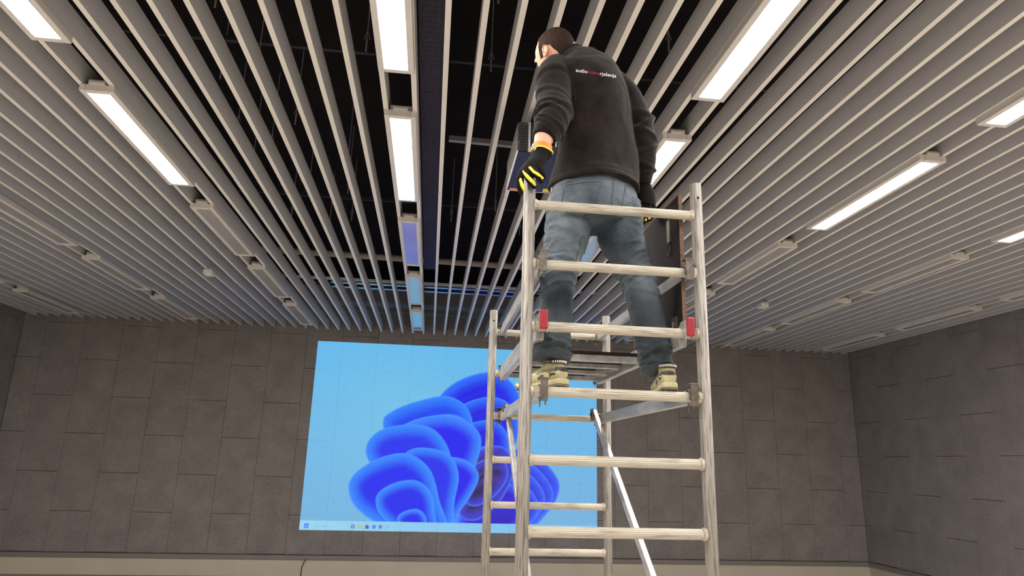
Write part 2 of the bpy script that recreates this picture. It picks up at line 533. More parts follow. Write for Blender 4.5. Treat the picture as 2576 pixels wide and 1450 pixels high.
tag(MB().tube([(-2.5, 9.38, Z_TOP + .31), (2.2, 9.46, Z_TOP + .29)], .045, 16).build('air_pipe', 'plenum_pale', smooth=True),
    'pale tan pipe crossing high above the slats near the screen wall', 'pipe')
tag(MB().prism([(10.85, Z_TOP + .27), (10.86, Z_TOP + .31), (11.06, Z_TOP + .31), (11.06, Z_TOP + .228)], 'x', -1.75, 1.75).build('cable_duct', 'plenum_gloss'),
    'white cable duct catching blue light above the slats', 'duct')
tag(MB().box(-3.2, 3.2, 11.9, 12.3, Z_TOP + .20, Z_TOP + .5).build('beam_casing', 'plenum_grey'),
    'grey boxed beam above the slats closest to the screen wall', 'beam')
pts = [(1.55 + .35 * math.sin(a), 3.15 + .25 * math.cos(a), Z_TOP + .25 + .12 * math.sin(2 * a)) for a in np.linspace(0, 4.4, 24)]
tag(MB().tube(pts, .006, 8).build('loose_cable', 'plenum_steel', smooth=True), 'grey loose cable looped above the slats right of the man', 'cable')

# ------------------------------------------------------------------ ceiling lamps
ROW_NAMES = ['first', 'second', 'third', 'fourth', 'fifth', 'sixth', 'seventh', 'eighth']
ORD = {4: 'nearest to', 3: 'second from', 2: 'third from', 1: 'fourth from', 0: 'fifth from'}
def lamp_parts(lit):
    w, L = .22, LAMP_LEN
    fr = MB()
    ww, b = w / 2, .040
    for x0, x1, y0, y1 in ((-ww, -ww + b, 0, L), (ww - b, ww, 0, L), (-ww + b, ww - b, 0, b), (-ww + b, ww - b, L - b, L)):
        fr.box(x0, x1, y0, y1, 0, .05)
    hs = MB().box(-.075, .075, .03, L - .03, .05, .10)
    cl = MB().box(-.05, .05, -.012, .02, .05, .066)
    df = MB().box(-ww + b, ww - b, b, L - b, .008, .014)
    return fr, hs, cl, df
lamp_mesh = {}
for nm, mb, mt, bv in zip(('frame', 'housing', 'end_clip', 'diffuser'), lamp_parts(True), ('lamp_frame', 'lamp_frame', 'lamp_frame', 'lamp_lit'), (.004, 0, 0, 0)):
    o = mb.build(nm, mt, None, bevel=bv)
    lamp_mesh[nm] = o.data
    bpy.data.objects.remove(o)
lamp_mesh['diffuser_off'] = lamp_mesh['diffuser'].copy()
lamp_mesh['diffuser_off'].materials.clear()
lamp_mesh['diffuser_off'].materials.append(M['lamp_unlit'])
VISIBLE = {0: (3, 4), 1: (2, 3, 4), 2: (0, 1, 2, 3, 4), 3: (0, 1, 2, 3, 4), 4: (0, 1, 2, 3, 4), 5: (0, 1, 2, 3, 4), 6: (1, 2, 3, 4), 7: (2, 3, 4)}
for r, js in VISIBLE.items():
    for j in js:
        lit = j <= 1
        o = thing('ceiling_light', '%s white-framed ceiling light, %s screen wall in %s row from left wall' % ('lit' if lit else 'unlit', ORD[j], ROW_NAMES[r]), 'ceiling light',
                  (ROWS[r], lamp_y(j), Z_LAMP), 'lit ceiling lights' if lit else 'unlit ceiling lights')
        for nm in ('frame', 'housing', 'end_clip', 'diffuser'):
            me = lamp_mesh['diffuser_off' if nm == 'diffuser' and not lit else nm]
            for dy in ((0, LAMP_LEN - .008) if nm == 'end_clip' else (0,)):
                p = bpy.data.objects.new(nm, me)
                COL.objects.link(p)
                p.parent = o
                p.location = (0, dy, 0)

def sensor(x, y, label):
    o = thing('ceiling_sensor', label, 'sensor', (x, y, Z_SLAT - .01), 'ceiling sensor boxes')
    MB().box(x - .055, x + .055, y - .04, y + .1, Z_SLAT - .075, Z_SLAT - .012).build('casing', 'sensor', o, bevel=.006)
    MB().box(x - .03, x + .03, y - .02, y + .06, Z_SLAT - .012, Z_SLAT + .01).build('bracket', 'sensor', o)
sensor(-3.01, 8.9, 'small white sensor box under the slats left of the central light row')
sensor(4.72, 9.0, 'small white sensor box under the slats right of the scaffold')

t = thing('spotlight', 'small black cylinder spotlight between slats behind the man\'s shoulder', 'spotlight', (.876, 3.66, Z_SLAT + .08))
MB().tube([(.876, 3.66, Z_SLAT + .10), (.876, 3.66, Z_SLAT + .19)], .032, 20).build('body', 'projector_black', t)
MB().tube([(.876, 3.66, Z_SLAT + .19), (.876, 3.66, Z_SLAT + .20)], .034, 20).build('rim', 'plenum_steel', t)
MB().tube([(.876, 3.66, Z_SLAT + .20), (.876, 3.66, Z_ROOF)], .005, 8).build('stem', 'plenum_dark', t)

# cable hanging from the trunking
tag(MB().tube([(-2.03, Y_BACK - .05, Z_TRIM0 + .01), (-2.06, Y_BACK - .035, Z_TRIM0 - .03), (-2.10, Y_BACK - .012, Z_TRIM0 - .14), (-2.10, Y_BACK - .012, .09)], .008, 8)
    .build('hanging_cable', 'cable', smooth=True), 'thin dark cable hanging from the trunking below the projected picture', 'cable')

# ------------------------------------------------------------------ projected picture
def srgb3(*c):
    return np.array(srgb(*c)[:3])

def closed_spline(pts, n=14):
    P = np.array(pts, float)
    out = []
    N = len(P)
    for i in range(N):
        p0, p1, p2, p3 = P[i - 1], P[i], P[(i + 1) % N], P[(i + 2) % N]
        for t in np.linspace(0, 1, n, endpoint=False):
            out.append(0.5 * ((2 * p1) + (-p0 + p2) * t + (2 * p0 - 5 * p1 + 4 * p2 - p3) * t * t + (-p0 + 3 * p1 - 3 * p2 + p3) * t ** 3))
    return np.array(out)

def poly_sdf(px, py, poly):
    """Signed distance to a closed outline, positive inside."""
    d = np.full(px.shape, 1e9)
    inside = np.zeros(px.shape, bool)
    q = np.roll(poly, -1, axis=0)
    for (ax, ay), (bx, by) in zip(poly, q):
        ex, ey = bx - ax, by - ay
        wx, wy = px - ax, py - ay
        t = np.clip((wx * ex + wy * ey) / (ex * ex + ey * ey + 1e-12), 0, 1)
        d = np.minimum(d, (wx - t * ex) ** 2 + (wy - t * ey) ** 2)
        if ay != by:
            c = ((ay > py) != (by > py)) & (px < (bx - ax) * (py - ay) / (by - ay) + ax)
            inside ^= c
    return np.where(inside, 1, -1) * np.sqrt(d)

PX0, PX1, PZ0, PZ1 = -2.21, 3.20, CAM_Z - 1.27, CAM_Z + 2.13
def picture_colors(X, Z):
    A = 1.588
    u = (X - PX0) / (PX1 - PX0) * A
    v = (PZ1 - Z) / (PZ1 - PZ0)
    sky_t, sky_b, sky_m = srgb3(98, 184, 236), srgb3(118, 178, 222), srgb3(124, 200, 232)
    col = sky_t + (sky_b - sky_t) * v[:, None]
    glow = np.exp(-(((u - 0.45) / .5) ** 2 + ((v - .45) / .4) ** 2))[:, None]
    col = col * (1 - .5 * glow) + sky_m * .5 * glow
    # generic folded sheets: every sheet is a nest of ribbons that shrink towards its root
    sheets = [  # outline, root, ribbons, shrink, edge tint, body tint, dark streak
        ([(.56, 1.0), (.56, .60), (.70, .27), (.90, .145), (1.06, .16), (1.15, .29), (1.13, .47), (1.0, .66), (.88, 1.0)], (.86, .92), 4, .50, (40, 108, 250), (28, 36, 236), .25),
        ([(.78, 1.0), (.90, .70), (1.06, .57), (1.22, .575), (1.36, .70), (1.36, .82), (1.24, .97), (1.18, 1.03)], (.90, .98), 5, .62, (56, 92, 246), (50, 36, 214), .35),
        ([(.62, 1.0), (.46, .62), (.39, .44), (.44, .37), (.58, .31), (.74, .28), (.86, .36), (.88, .55), (.80, 1.0)], (.74, .80), 3, .62, (40, 128, 250), (26, 70, 244), .08),
        ([(.82, .66), (.94, .56), (1.06, .55), (1.12, .66), (1.06, .82), (.94, .93), (.84, .92), (.80, .80)], (.98, .74), 2, .7, (60, 60, 214), (66, 56, 120), .9),
        ([(.66, 1.0), (.52, .62), (.50, .46), (.66, .39), (.82, .40), (.93, .50), (.90, .68), (.84, .84), (.80, 1.0)], (.78, .96), 2, .6, (56, 132, 252), (34, 34, 240), .05),
        ([(.66, 1.0), (.42, .75), (.31, .60), (.36, .49), (.50, .445), (.66, .46), (.76, .58), (.78, .76), (.80, 1.0)], (.74, .98), 2, .72, (48, 134, 252), (36, 52, 240), .06),
        ([(.50, 1.0), (.30, .90), (.235, .79), (.27, .70), (.40, .62), (.54, .60), (.66, .68), (.72, .84), (.76, 1.0)], (.62, 1.04), 3, .34, (50, 136, 254), (34, 46, 240), .05),
    ]
    for pts, root, nr, sh, e, b, st in sheets:
        base, root = closed_spline(pts), np.array(root)
        for i in range(nr):
            f = i / max(nr - 1, 1)
            sc = 1 - (1 - sh) * f
            tw = .22 * f * (1 if i % 2 else .6)
            q = (base - root) * sc
            q = np.stack([q[:, 0] * math.cos(tw) - q[:, 1] * math.sin(tw), q[:, 0] * math.sin(tw) + q[:, 1] * math.cos(tw)], 1) + root
            d = poly_sdf(u, v, q)
            m = np.clip(d / .005 + .5, 0, 1)[:, None]
            k = np.clip(d / (.075 * sc + .012), 0, 1)
            k = k * k * (3 - 2 * k)
            rim = np.exp(-(d / .007) ** 2)
            shade = np.exp(-np.maximum(d, 0) / .02)
            fold = .5 + .5 * np.sin(120 * (v * .8 + u * .35) + 60 * d + 2.2 * np.sin(5 * u + 4 * v))
            tint = srgb3(*b) * (1 - .12 * f) + srgb3(58, 30, 210) * .12 * f
            c = srgb3(*e) * (1 - k[:, None]) + tint * k[:, None]
            c = c * (1 - st * .6 * fold[:, None] * k[:, None])
            c = c + (srgb3(86, 158, 255) - c) * (.5 * rim)[:, None]
            col = col * (1 - m) + c * m
    bar = v > .952
    bc = srgb3(152, 212, 238) + (srgb3(128, 192, 238) - srgb3(152, 212, 238)) * np.clip(u / 1.2, 0, 1)[:, None]
    col[bar] = bc[bar]
    return col

def projected_picture():
    step = .013
    V, F, base = [], [], 0
    YP = Y_BACK - .0035
    for a, b, c, d in BACK_RECTS:
        a, b, c, d = a + .0005, b - .0005, c + .0005, d - .0005
        a, b, c, d = max(a, PX0), min(b, PX1), max(c, PZ0), min(d, PZ1)
        if b - a < .01 or d - c < .01:
            continue
        nx, nz = max(2, int((b - a) / step) + 1), max(2, int((d - c) / step) + 1)
        gx, gz = np.meshgrid(np.linspace(a, b, nx), np.linspace(c, d, nz))
        V.append(np.stack([gx.ravel(), np.full(gx.size, YP), gz.ravel()], 1))
        i = np.arange((nz - 1) * (nx - 1))
        r, q = i // (nx - 1), i % (nx - 1)
        k = base + r * nx + q
        F.append(np.stack([k, k + 1, k + nx + 1, k + nx], 1))
        base += nx * nz
    V, F = np.concatenate(V), np.concatenate(F)
    me = bpy.data.meshes.new('projected_picture')
    me.from_pydata(V.tolist(), [], F.tolist())
    colr = picture_colors(V[:, 0], V[:, 2])
    at = me.color_attributes.new('picture', 'FLOAT_COLOR', 'POINT')
    at.data.foreach_set('color', np.concatenate([colr, np.ones((len(V), 1))], 1).astype(np.float32).ravel())
    m = bpy.data.materials.new('projected_light')
    m.use_nodes = True
    nt = m.node_tree
    b = nt.nodes['Principled BSDF']
    b.inputs['Base Color'].default_value = srgb(60, 56, 52)
    b.inputs['Roughness'].default_value = .95
    b.inputs['Specular IOR Level'].default_value = 0.05
    ca = nt.nodes.new('ShaderNodeVertexColor')
    ca.layer_name = 'picture'
    g = nt.nodes.new('ShaderNodeNewGeometry')
    n = nt.nodes.new('ShaderNodeTexNoise')
    n.inputs['Scale'].default_value = 26
    n.inputs['Detail'].default_value = 8
    nt.links.new(g.outputs['Position'], n.inputs['Vector'])
    r = nt.nodes.new('ShaderNodeMapRange')
    r.inputs['From Min'].default_value, r.inputs['From Max'].default_value = .3, .7
    r.inputs['To Min'].default_value, r.inputs['To Max'].default_value = .955, 1.03
    nt.links.new(n.outputs[0], r.inputs[0])
    nt.links.new(ca.outputs[0], b.inputs['Emission Color'])
    nt.links.new(r.outputs[0], b.inputs['Emission Strength'])
    me.materials.append(m)
    o = link('projected_picture', me, None)
    return tag(o, 'bright blue computer desktop picture projected on the grey panelled wall', 'projection')
pic = projected_picture()
def pic_icon(mb, name, mat):
    return mb.build(name, mat, pic)
zi = PZ0 + .072
yi = Y_BACK - .006
mb = MB()
for dx in (-.022, .022):
    for dz in (-.022, .022):
        mb.box(PX0 + .12 + dx - .019, PX0 + .12 + dx + .019, yi, yi + .002, zi + dz - .019, zi + dz + .019)
pic_icon(mb, 'start_icon', 'icon_blue')
mb = MB()
ring = [(PX0 + .30 + .02 * math.cos(a), yi, zi + .006 + .02 * math.sin(a)) for a in np.linspace(0, 2 * math.pi, 16)]
mb.tube(ring, .0035, 5)
mb.tube([(PX0 + .316, yi, zi - .01), (PX0 + .332, yi, zi - .028)], .004, 5)
pic_icon(mb, 'search_icon', 'icon_grey')
def disc(x, z, r, y=yi, n=16):
    return MB().prism([(x + r * math.cos(a), z + r * math.sin(a)) for a in np.linspace(0, 2 * math.pi, n, endpoint=False)], 'y', y, y + .002)
mb = disc(PX0 + .93, zi, .038)
pic_icon(mb, 'app_icon', 'icon_violet')
mb = disc(PX0 + .93, zi, .016, yi - .002)
pic_icon(mb, 'app_icon_centre', 'icon_grey')
mb = MB().box(PX0 + 1.03, PX0 + 1.10, yi, yi + .002, zi - .03, zi + .024).box(PX0 + 1.03, PX0 + 1.062, yi, yi + .002, zi + .024, zi + .034)
pic_icon(mb, 'folder_icon', 'icon_yellow')
mb = MB().box(PX0 + 1.15, PX0 + 1.215, yi, yi + .002, zi - .034, zi + .02).box(PX0 + 1.168, PX0 + 1.197, yi, yi + .002, zi + .02, zi + .032)
pic_icon(mb, 'shop_icon', 'icon_slate')
pic_icon(disc(PX0 + 1.305, zi, .036), 'browser_icon', 'icon_blue')
pic_icon(disc(PX0 + 1.42, zi, .036), 'browser_icon', 'icon_violet')
mb = MB()
for s in ((0, 0), (.03, .018)):
    x, z = PX0 + 1.53 + s[0], zi - .012 + s[1]
    mb.tube([(x - .025, yi, z - .02), (x + .025, yi, z - .02), (x + .03, yi, z + .025), (x - .02, yi, z + .025), (x - .025, yi, z - .02)], .005, 5)
pic_icon(mb, 'window_icon', 'icon_grey')

# ------------------------------------------------------------------ text
def text_mesh(s, size, extrude=0.0):
    c = bpy.data.curves.new('text', 'FONT')
    c.body = s
    c.size = size
    c.resolution_u = 3
    c.extrude = extrude
    o = bpy.data.objects.new('text', c)
    COL.objects.link(o)
    bpy.context.view_layer.update()
    dg = bpy.context.evaluated_depsgraph_get()
    me = bpy.data.meshes.new_from_object(o.evaluated_get(dg))
    adv = max((v.co.x for v in me.vertices), default=0)
    bpy.data.objects.remove(o)
    return me, adv
me, _ = text_mesh('Search', .055)
for v in me.vertices:
    v.co = (PX0 + .36 + v.co.x, yi, zi - .018 + v.co.y)
me.materials.clear()
link('search_text', me, 'icon_grey', pic)

# ------------------------------------------------------------------ scaffold tower
FX0, FX1, FY, BY = .3486, 1.0543, 2.5236, 4.0102
RUNG_Z = [3.135 - .2512 * i for i in range(12)]
TOWER = thing('scaffold_tower', 'worn aluminium scaffold tower with ladder frames, standing in front of the screen wall', 'scaffold', ((FX0 + FX1) / 2, (FY + BY) / 2, 0))
R_POST, R_RUNG = .0242, .0195
def post(x, y, top):
    mb = MB()
    n = 40
    # slotted extrusion: two shallow grooves down the tube
    pts, rs = [], []
    ring = []
    for k in range(n):
        a = 2 * math.pi * k / n
        rr = R_POST * (0.88 if k in (3, 23, 31, 12, 13) else 1.0)
        ring.append((math.cos(a) * rr, math.sin(a) * rr))
    mb.prism([(x + p[0], y + p[1]) for p in ring], 'z', .19, top)
    o = mb.build('post', 'alu', TOWER, smooth=False)
    o.data.polygons.foreach_set('use_smooth', [len(p.vertices) == 4 for p in o.data.polygons])
    h = MB().tube([(x, y - R_POST - .0006, top - .068), (x, y - R_POST + .003, top - .068)], .0055, 10)
    h.build('bolt_hole', 'black_hole', o)
    # open top: a darker bore
    MB().tube([(x, y, top - .003), (x, y, top + .0008)], R_POST * .78, 14).build('bore', 'black_hole', o)
    return o
def castor(x, y):
    mb = MB().tube([(x - .02, y, .09), (x + .02, y, .09)], .088, 20)
    o = mb.build('castor_wheel', 'projector_black', TOWER, bevel=.006)
    f = MB().box(x - .034, x - .026, y - .03, y + .03, .07, .2).box(x + .026, x + .034, y - .03, y + .03, .07, .2).box(x - .034, x + .034, y - .03, y + .03, .186, .2)
    f.build('castor_fork', 'steel_clip', o)
def rung(x0, x1, y, z):
    mb = MB().tube([(x0 + R_POST * .7, y, z), (x1 - R_POST * .7, y, z)], R_RUNG, 36, ridge=.0011)
    o = mb.build('rung', 'alu_rung', TOWER)
    for xx, s in ((x0, 1), (x1, -1)):
        w = MB().tube([(xx + s * (R_POST - .006), y, z), (xx + s * (R_POST + .004), y, z), (xx + s * (R_POST + .010), y, z)], [R_RUNG + .006, R_RUNG + .0045, R_RUNG - .001], 18)
        w.build('weld', 'weld', o, smooth=True)
for y, z in ((FY, 3.275), (BY, 3.018)):
    for x in (FX0, FX1):
        post(x, y, z)
        castor(x, y)
for i, z in enumerate(RUNG_Z):
    rung(FX0, FX1, FY, z)
    if i:
        rung(FX0, FX1, BY, z)

def hook(x, y, z, parent, sy, grip=None):
    """Claw over a rung: a bent steel strap with a flat front and a latch; a red grip when given."""
    r = R_RUNG
    prof = []
    for a in np.linspace(-30, 210, 13):
        prof.append((y + math.cos(math.radians(a)) * (r + .002), z + math.sin(math.radians(a)) * (r + .002)))
    outer = []
    for a in np.linspace(210, -30, 13):
        outer.append((y + math.cos(math.radians(a)) * (r + .010), z + math.sin(math.radians(a)) * (r + .010)))
    mb = MB().prism(prof + outer, 'x', x - .015, x + .015)
    yo = y - sy * (r + .012)
    if not grip:
        mb.box(x - .014, x + .014, min(yo, yo - sy * .006), max(yo, yo - sy * .006), z - r - .018, z + r + .03)
        mb.box(x - .020, x + .020, min(yo - sy * .008, yo + sy * .03), max(yo - sy * .008, yo + sy * .03), z + r + .026, z + r + .031)
        mb.prism([(y - .004, z - r - .004), (y + .010, z - r - .004), (y + .004, z - r - .04)], 'x', x - .013, x - .008)
        mb.prism([(y - .004, z - r - .004), (y + .010, z - r - .004), (y + .004, z - r - .032)], 'x', x + .008, x + .013)
        mb.build('claw', 'steel_clip', parent, bevel=.0015)
    else:
        mb.prism([(y - sy * .02, z - .028), (y - sy * .034, z - .02), (y - sy * .034, z + .05), (y + sy * .02, z + .05), (y + sy * .06, z + .02), (y + sy * .06, z - .012)], 'x', x - .017, x - .013)
        mb.prism([(y - sy * .02, z - .028), (y - sy * .034, z - .02), (y - sy * .034, z + .05), (y + sy * .02, z + .05), (y + sy * .06, z + .02), (y + sy * .06, z - .012)], 'x', x + .013, x + .017)
        c = mb.build('claw', 'alu_clean', parent, bevel=.001)
        g = MB().box(x - .0165, x + .0165, min(y - sy * .034, y - sy * .050), max(y - sy * .034, y - sy * .050), z - .018, z + .058)
        g.build('grip', 'red', c, bevel=.006)

# guard rails (second rung), braces (fourth rung), diagonals
def side_rail(name, x, z, h, w=.022):
    a, b = FY + .03, BY - .03
    mb = MB().box(x - w / 2, x + w / 2, a, b, z - h / 2, z + h / 2)
    o = mb.build(name, 'alu_clean', TOWER, bevel=.003)
    return o
XL, XR = FX0 + .055, FX1 - .055
for x in (XL, XR):
    o = side_rail('guard_rail', x, RUNG_Z[1], .05)
    hook(x, FY, RUNG_Z[1], o, 1)
    hook(x, BY, RUNG_Z[1], o, -1)
    o = side_rail('brace', x + (.012 if x == XL else 0), RUNG_Z[3] + .0, .055)
    hook(x + (.012 if x == XL else 0), FY, RUNG_Z[3], o, 1)
    hook(x, BY, RUNG_Z[3], o, -1)
for x, a, b in ((.427, 3.80, 2.575), (.962, 3.93, 2.575)):
    za, zb = RUNG_Z[3] + .02, RUNG_Z[7] + .02
    mb = MB().bar((x, a, za), (x, b, zb), .026, .04, ext=.03)
    o = mb.build('diagonal_brace', 'alu_clean', TOWER, bevel=.003)
    mb = MB().tube([(x - .03, a, za), (x + .03, a, za)], .012, 10).box(x - .022, x - .016, a - .03, a + .03, za - .035, za + .035)
    mb.build('brace_coupling', 'steel_clip', o)
    mb = MB().tube([(x - .02, b, zb), (x + .02, b, zb)], .012, 10).box(x + .014, x + .02, FY - .01, b + .02, zb - .04, zb + .03)
    mb.build('brace_coupling', 'steel_clip', o)

# ------------------------------------------------------------------ work platform with open hatch, hooked on the third rung
PZ = RUNG_Z[2]
PLAT = thing('work_platform', 'scaffold platform with red-handled hooks and opened brown plywood hatch, under the man', 'platform', ((FX0 + FX1) / 2, (FY + BY) / 2, PZ))
PXL, PXR = FX0 + .06, FX1 - .062
for x in (PXL, PXR):
    o = MB().box(x - .016, x + .016, FY + .045, BY - .045, PZ - .045, PZ + .035).build('side_beam', 'alu_clean', PLAT, bevel=.003)
    hook(x, FY, PZ, PLAT, 1, grip=True)
    hook(x, BY, PZ, PLAT, -1)
for y, h, w in ((3.13, .035, .03), (3.42, .025, .03), (3.68, .025, .03), (3.93, .03, .03)):
    MB().box(PXL + .016, PXR - .016, y, y + w, PZ - h, PZ - .002).build('cross_beam', 'alu_clean', PLAT, bevel=.002)
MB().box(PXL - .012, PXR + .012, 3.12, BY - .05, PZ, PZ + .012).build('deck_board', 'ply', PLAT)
for y in (3.42, 3.68):
    MB().bar((PXR - .02, y + .015, PZ - .02), (PXR - .11, y + .15, PZ - .018), .014, .02).build('corner_strut', 'alu_clean', PLAT)
HX = PXR + .004
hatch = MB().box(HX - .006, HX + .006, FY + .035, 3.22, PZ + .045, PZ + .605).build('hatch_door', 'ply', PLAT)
MB().box(HX - .0065, HX + .009, FY + .029, FY + .035, PZ + .045, PZ + .605).build('hatch_edge', 'ply_edge', hatch)
MB().box(HX - .0065, HX + .009, FY + .035, 3.22, PZ + .605, PZ + .609).build('hatch_edge', 'ply_edge', hatch)
MB().box(HX - .0135, HX - .006, FY + .13, FY + .165, PZ + .07 + .36, PZ + .53).build('latch_plate', 'steel_clip', hatch)
ring = [(HX - .014, FY + .148 + .016 * math.cos(a), PZ + .40 + .03 * math.sin(a)) for a in np.linspace(0, 2 * math.pi, 20)]
MB().tube(ring, .003, 6).build('latch_ring', 'steel_clip', hatch)
for y in (FY + .12, 3.18):
    mb = MB().box(HX - .012, HX - .006, y - .028, y + .028, PZ - .02, PZ + .09).tube([(HX - .016, y, PZ + .02), (HX - .016, y, PZ + .07)], .006, 8)
    mb.build('hinge', 'steel_clip', hatch)

# ------------------------------------------------------------------ projector
PR = thing('projector', 'large dark projector with navy underside hanging under the slats beside the man', 'projector', (.75, 4.35, Z_SLAT - .12))
px0, px1, py0, py1, pz0, pz1 = .475, 1.06, 4.05, 4.72, CAM_Z + 2.0, CAM_Z + 2.235
MB().box(px0 + .004, px1, py0 + .05, py1, pz0 + .006, pz1).build('body', 'projector_black', PR, bevel=.012)
side = MB().box(px0 - .002, px0 + .004, py0 + .03, py1 - .01, pz0 + .02, pz1 - .01).build('side_grille', 'projector_grey', PR)
mb = MB()
for k in range(26):
    y = py0 + .05 + k * .0235
    mb.box(px0 - .005, px0 - .002, y, y + .010, pz0 + .035, pz1 - .03)
mb.build('side_slot', 'projector_grey', PR)
MB().box(px0 + .002, px1 - .004, py0 + .015, py1 - .004, pz0, pz0 + .006).build('bottom_panel', 'projector_navy', PR)
mb = MB().box(px0 - .006, px0 + .002, py0 + .01, py1, pz0 - .001, pz0 + .012).box(px0, px1, py1 - .006, py1 + .002, pz0 - .001, pz0 + .012)
mb.build('bottom_edge', 'projector_white', PR)
fins = MB()
for k in range(18):
    z = pz0 + .012 + k * .0119
    fins.tube([(px0 + .002, py0 + .03, z), (px0 + .012, py0 + .008, z), (px0 + .045, py0, z), (px0 + .068, py0 + .008, z)], .0042, 6)
fins.build('cooling_fins', 'projector_fin', PR)
comb = MB()
for k in range(18):
    z = pz0 + .012 + k * .0119
    comb.box(px0 + .068, px0 + .078, py0 + .004, py0 + .02, z - .003, z + .003)
comb.box(px0 + .078, px0 + .082, py0 + .004, py0 + .03, pz0 + .008, pz1 - .012)
comb.build('fin_comb', 'projector_white', PR)
MB().box(px0 + .085, px1, py0 + .02, py0 + .05, pz0 + .006, pz1 - .004).build('end_panel', 'projector_black', PR, bevel=.004)
MB().box(px0 + .1, px0 + .17, py0 + .018, py0 + .02, pz0 + .12, pz0 + .15).build('yellow_sticker', 'sticker_yellow', PR)
MB().box(px0 + .02, px0 + .12, py1 - .05, py1 - .012, pz0 - .0012, pz0).build('orange_sticker', 'sticker_orange', PR)
MB().box(px0 + .27, px0 + .40, py1 - .08, py1 - .02, pz0 - .0012, pz0).build('yellow_sticker', 'sticker_yellow', PR)
lens = MB().tube([(px0 + .3, py1 - .01, pz0 + .12), (px0 + .3, py1 + .05, pz0 + .12), (px0 + .3, py1 + .075, pz0 + .12)], [.07, .07, .062], 24).build('lens', 'projector_black', PR, smooth=False)
MB().tube([(px0 + .3, py1 + .0745, pz0 + .12), (px0 + .3, py1 + .077, pz0 + .12)], .05, 24).build('lens_glass', 'glass_dark', lens)
mb = MB().box(px0 + .18, px0 + .4, 4.3, 4.5, pz1, pz1 + .014).tube([(px0 + .295, 4.4, pz1), (px0 + .295, 4.4, Z_ROOF)], .02, 12)
mb.build('ceiling_mount', 'plenum_dark', PR)

# ------------------------------------------------------------------ the man
PERSON = thing('person', 'man in black fleece jacket and blue jeans standing on the scaffold, seen from behind', 'person', (0.689,2.660,2.422))

def cat(P, t):
    """Catmull-Rom through rows of P at parameter t in 0..len-1."""
    n = len(P)
    i = min(int(t), n - 2)
    f = t - i
    p0, p1, p2, p3 = P[max(i - 1, 0)], P[i], P[i + 1], P[min(i + 2, n - 1)]
    return 0.5 * ((2 * p1) + (-p0 + p2) * f + (2 * p0 - 5 * p1 + 4 * p2 - p3) * f * f + (-p0 + 3 * p1 - 3 * p2 + p3) * f ** 3)

def loft(mb, secs, side, n=40, sub=8, mod=None, shrink=1.0, power=2.0):
    """Sections (centre, rx, ry): rx along 'side', ry across it; mod(t, angle) adds to the radius (folds)."""
    P = np.array([list(s[0]) + [s[1] * shrink, s[2] * shrink] for s in secs], float)
    T = np.linspace(0, len(P) - 1, (len(P) - 1) * sub + 1)
    Q = np.array([cat(P, t) for t in T])
    side = np.array(side, float)
    vs, fs = [], []
    for i, q in enumerate(Q):
        t = Q[min(i + 1, len(Q) - 1), :3] - Q[max(i - 1, 0), :3]
        t /= np.linalg.norm(t) + 1e-9
        s = side - t * side.dot(t)
        s /= np.linalg.norm(s)
        u = np.cross(t, s)
        for k in range(n):
            a = 2 * math.pi * k / n
            ca, sa = math.cos(a), math.sin(a)
            e = 2.0 / power
            x = math.copysign(abs(ca) ** e, ca) * q[3]
            y = math.copysign(abs(sa) ** e, sa) * q[4]
            m = mod(T[i], a) if mod else 0.0
            vs.append(q[:3] + s * (x + ca * m) + u * (y + sa * m))
    for i in range(len(Q) - 1):
        for k in range(n):
            a, b = i * n + k, i * n + (k + 1) % n
            fs.append((a, b, b + n, a + n))
    fs.append(tuple(reversed(range(n))))
    fs.append(tuple(range((len(Q) - 1) * n, len(Q) * n)))
    mb.add(vs, fs)
    return mb

def remesh(mb, name, mat, parent, voxel, smooth_it=2, disp=None, warp=None):
    """Union of the collected shapes as one continuous surface."""
    me = bpy.data.meshes.new('raw')
    me.from_pydata(mb.v, [], mb.f)
    bm = bmesh.new()
    bm.from_mesh(me)
    bmesh.ops.recalc_face_normals(bm, faces=bm.faces)
    bm.to_mesh(me)
    bm.free()
    o = bpy.data.objects.new('raw', me)
    COL.objects.link(o)
    md = o.modifiers.new('remesh', 'REMESH')
    md.mode = 'VOXEL'
    md.voxel_size = voxel
    if smooth_it:
        sm = o.modifiers.new('smooth', 'SMOOTH')
        sm.factor = .5
        sm.iterations = smooth_it
    bpy.context.view_layer.update()
    dg = bpy.context.evaluated_depsgraph_get()
    out = bpy.data.meshes.new_from_object(o.evaluated_get(dg))
    bpy.data.objects.remove(o)
    out.name = name
    if warp:
        for v in out.vertices:
            v.co = warp(v.co)
    if disp:
        out.update()
        nv = len(out.vertices)
        for v, nrm in zip(out.vertices, [tuple(v.normal) for v in out.vertices]):
            d = disp(v.co)
            v.co = (v.co.x + nrm[0] * d, v.co.y + nrm[1] * d, v.co.z + nrm[2] * d)
    out.polygons.foreach_set('use_smooth', [True] * len(out.polygons))
    out.update()
    return link(name, out, mat, parent)

def bvh_of(o):
    off = wloc(o)
    me = o.data
    return BVHTree.FromPolygons([v.co + off for v in me.vertices], [tuple(p.vertices) for p in me.polygons])

EYE = Vector((0, 0, CAM_Z))
def on_surface(bvh, p, lift=.001):
    """Lay a point on a garment along the line of sight used to measure it."""
    d = (Vector(p) - EYE).normalized()
    hit, nrm, _, _ = bvh.ray_cast(EYE, d)
    if hit is None:
        hit, nrm, _, _ = bvh.find_nearest(Vector(p))
    if nrm.dot(d) > 0:
        nrm = -nrm
    return hit + nrm * lift

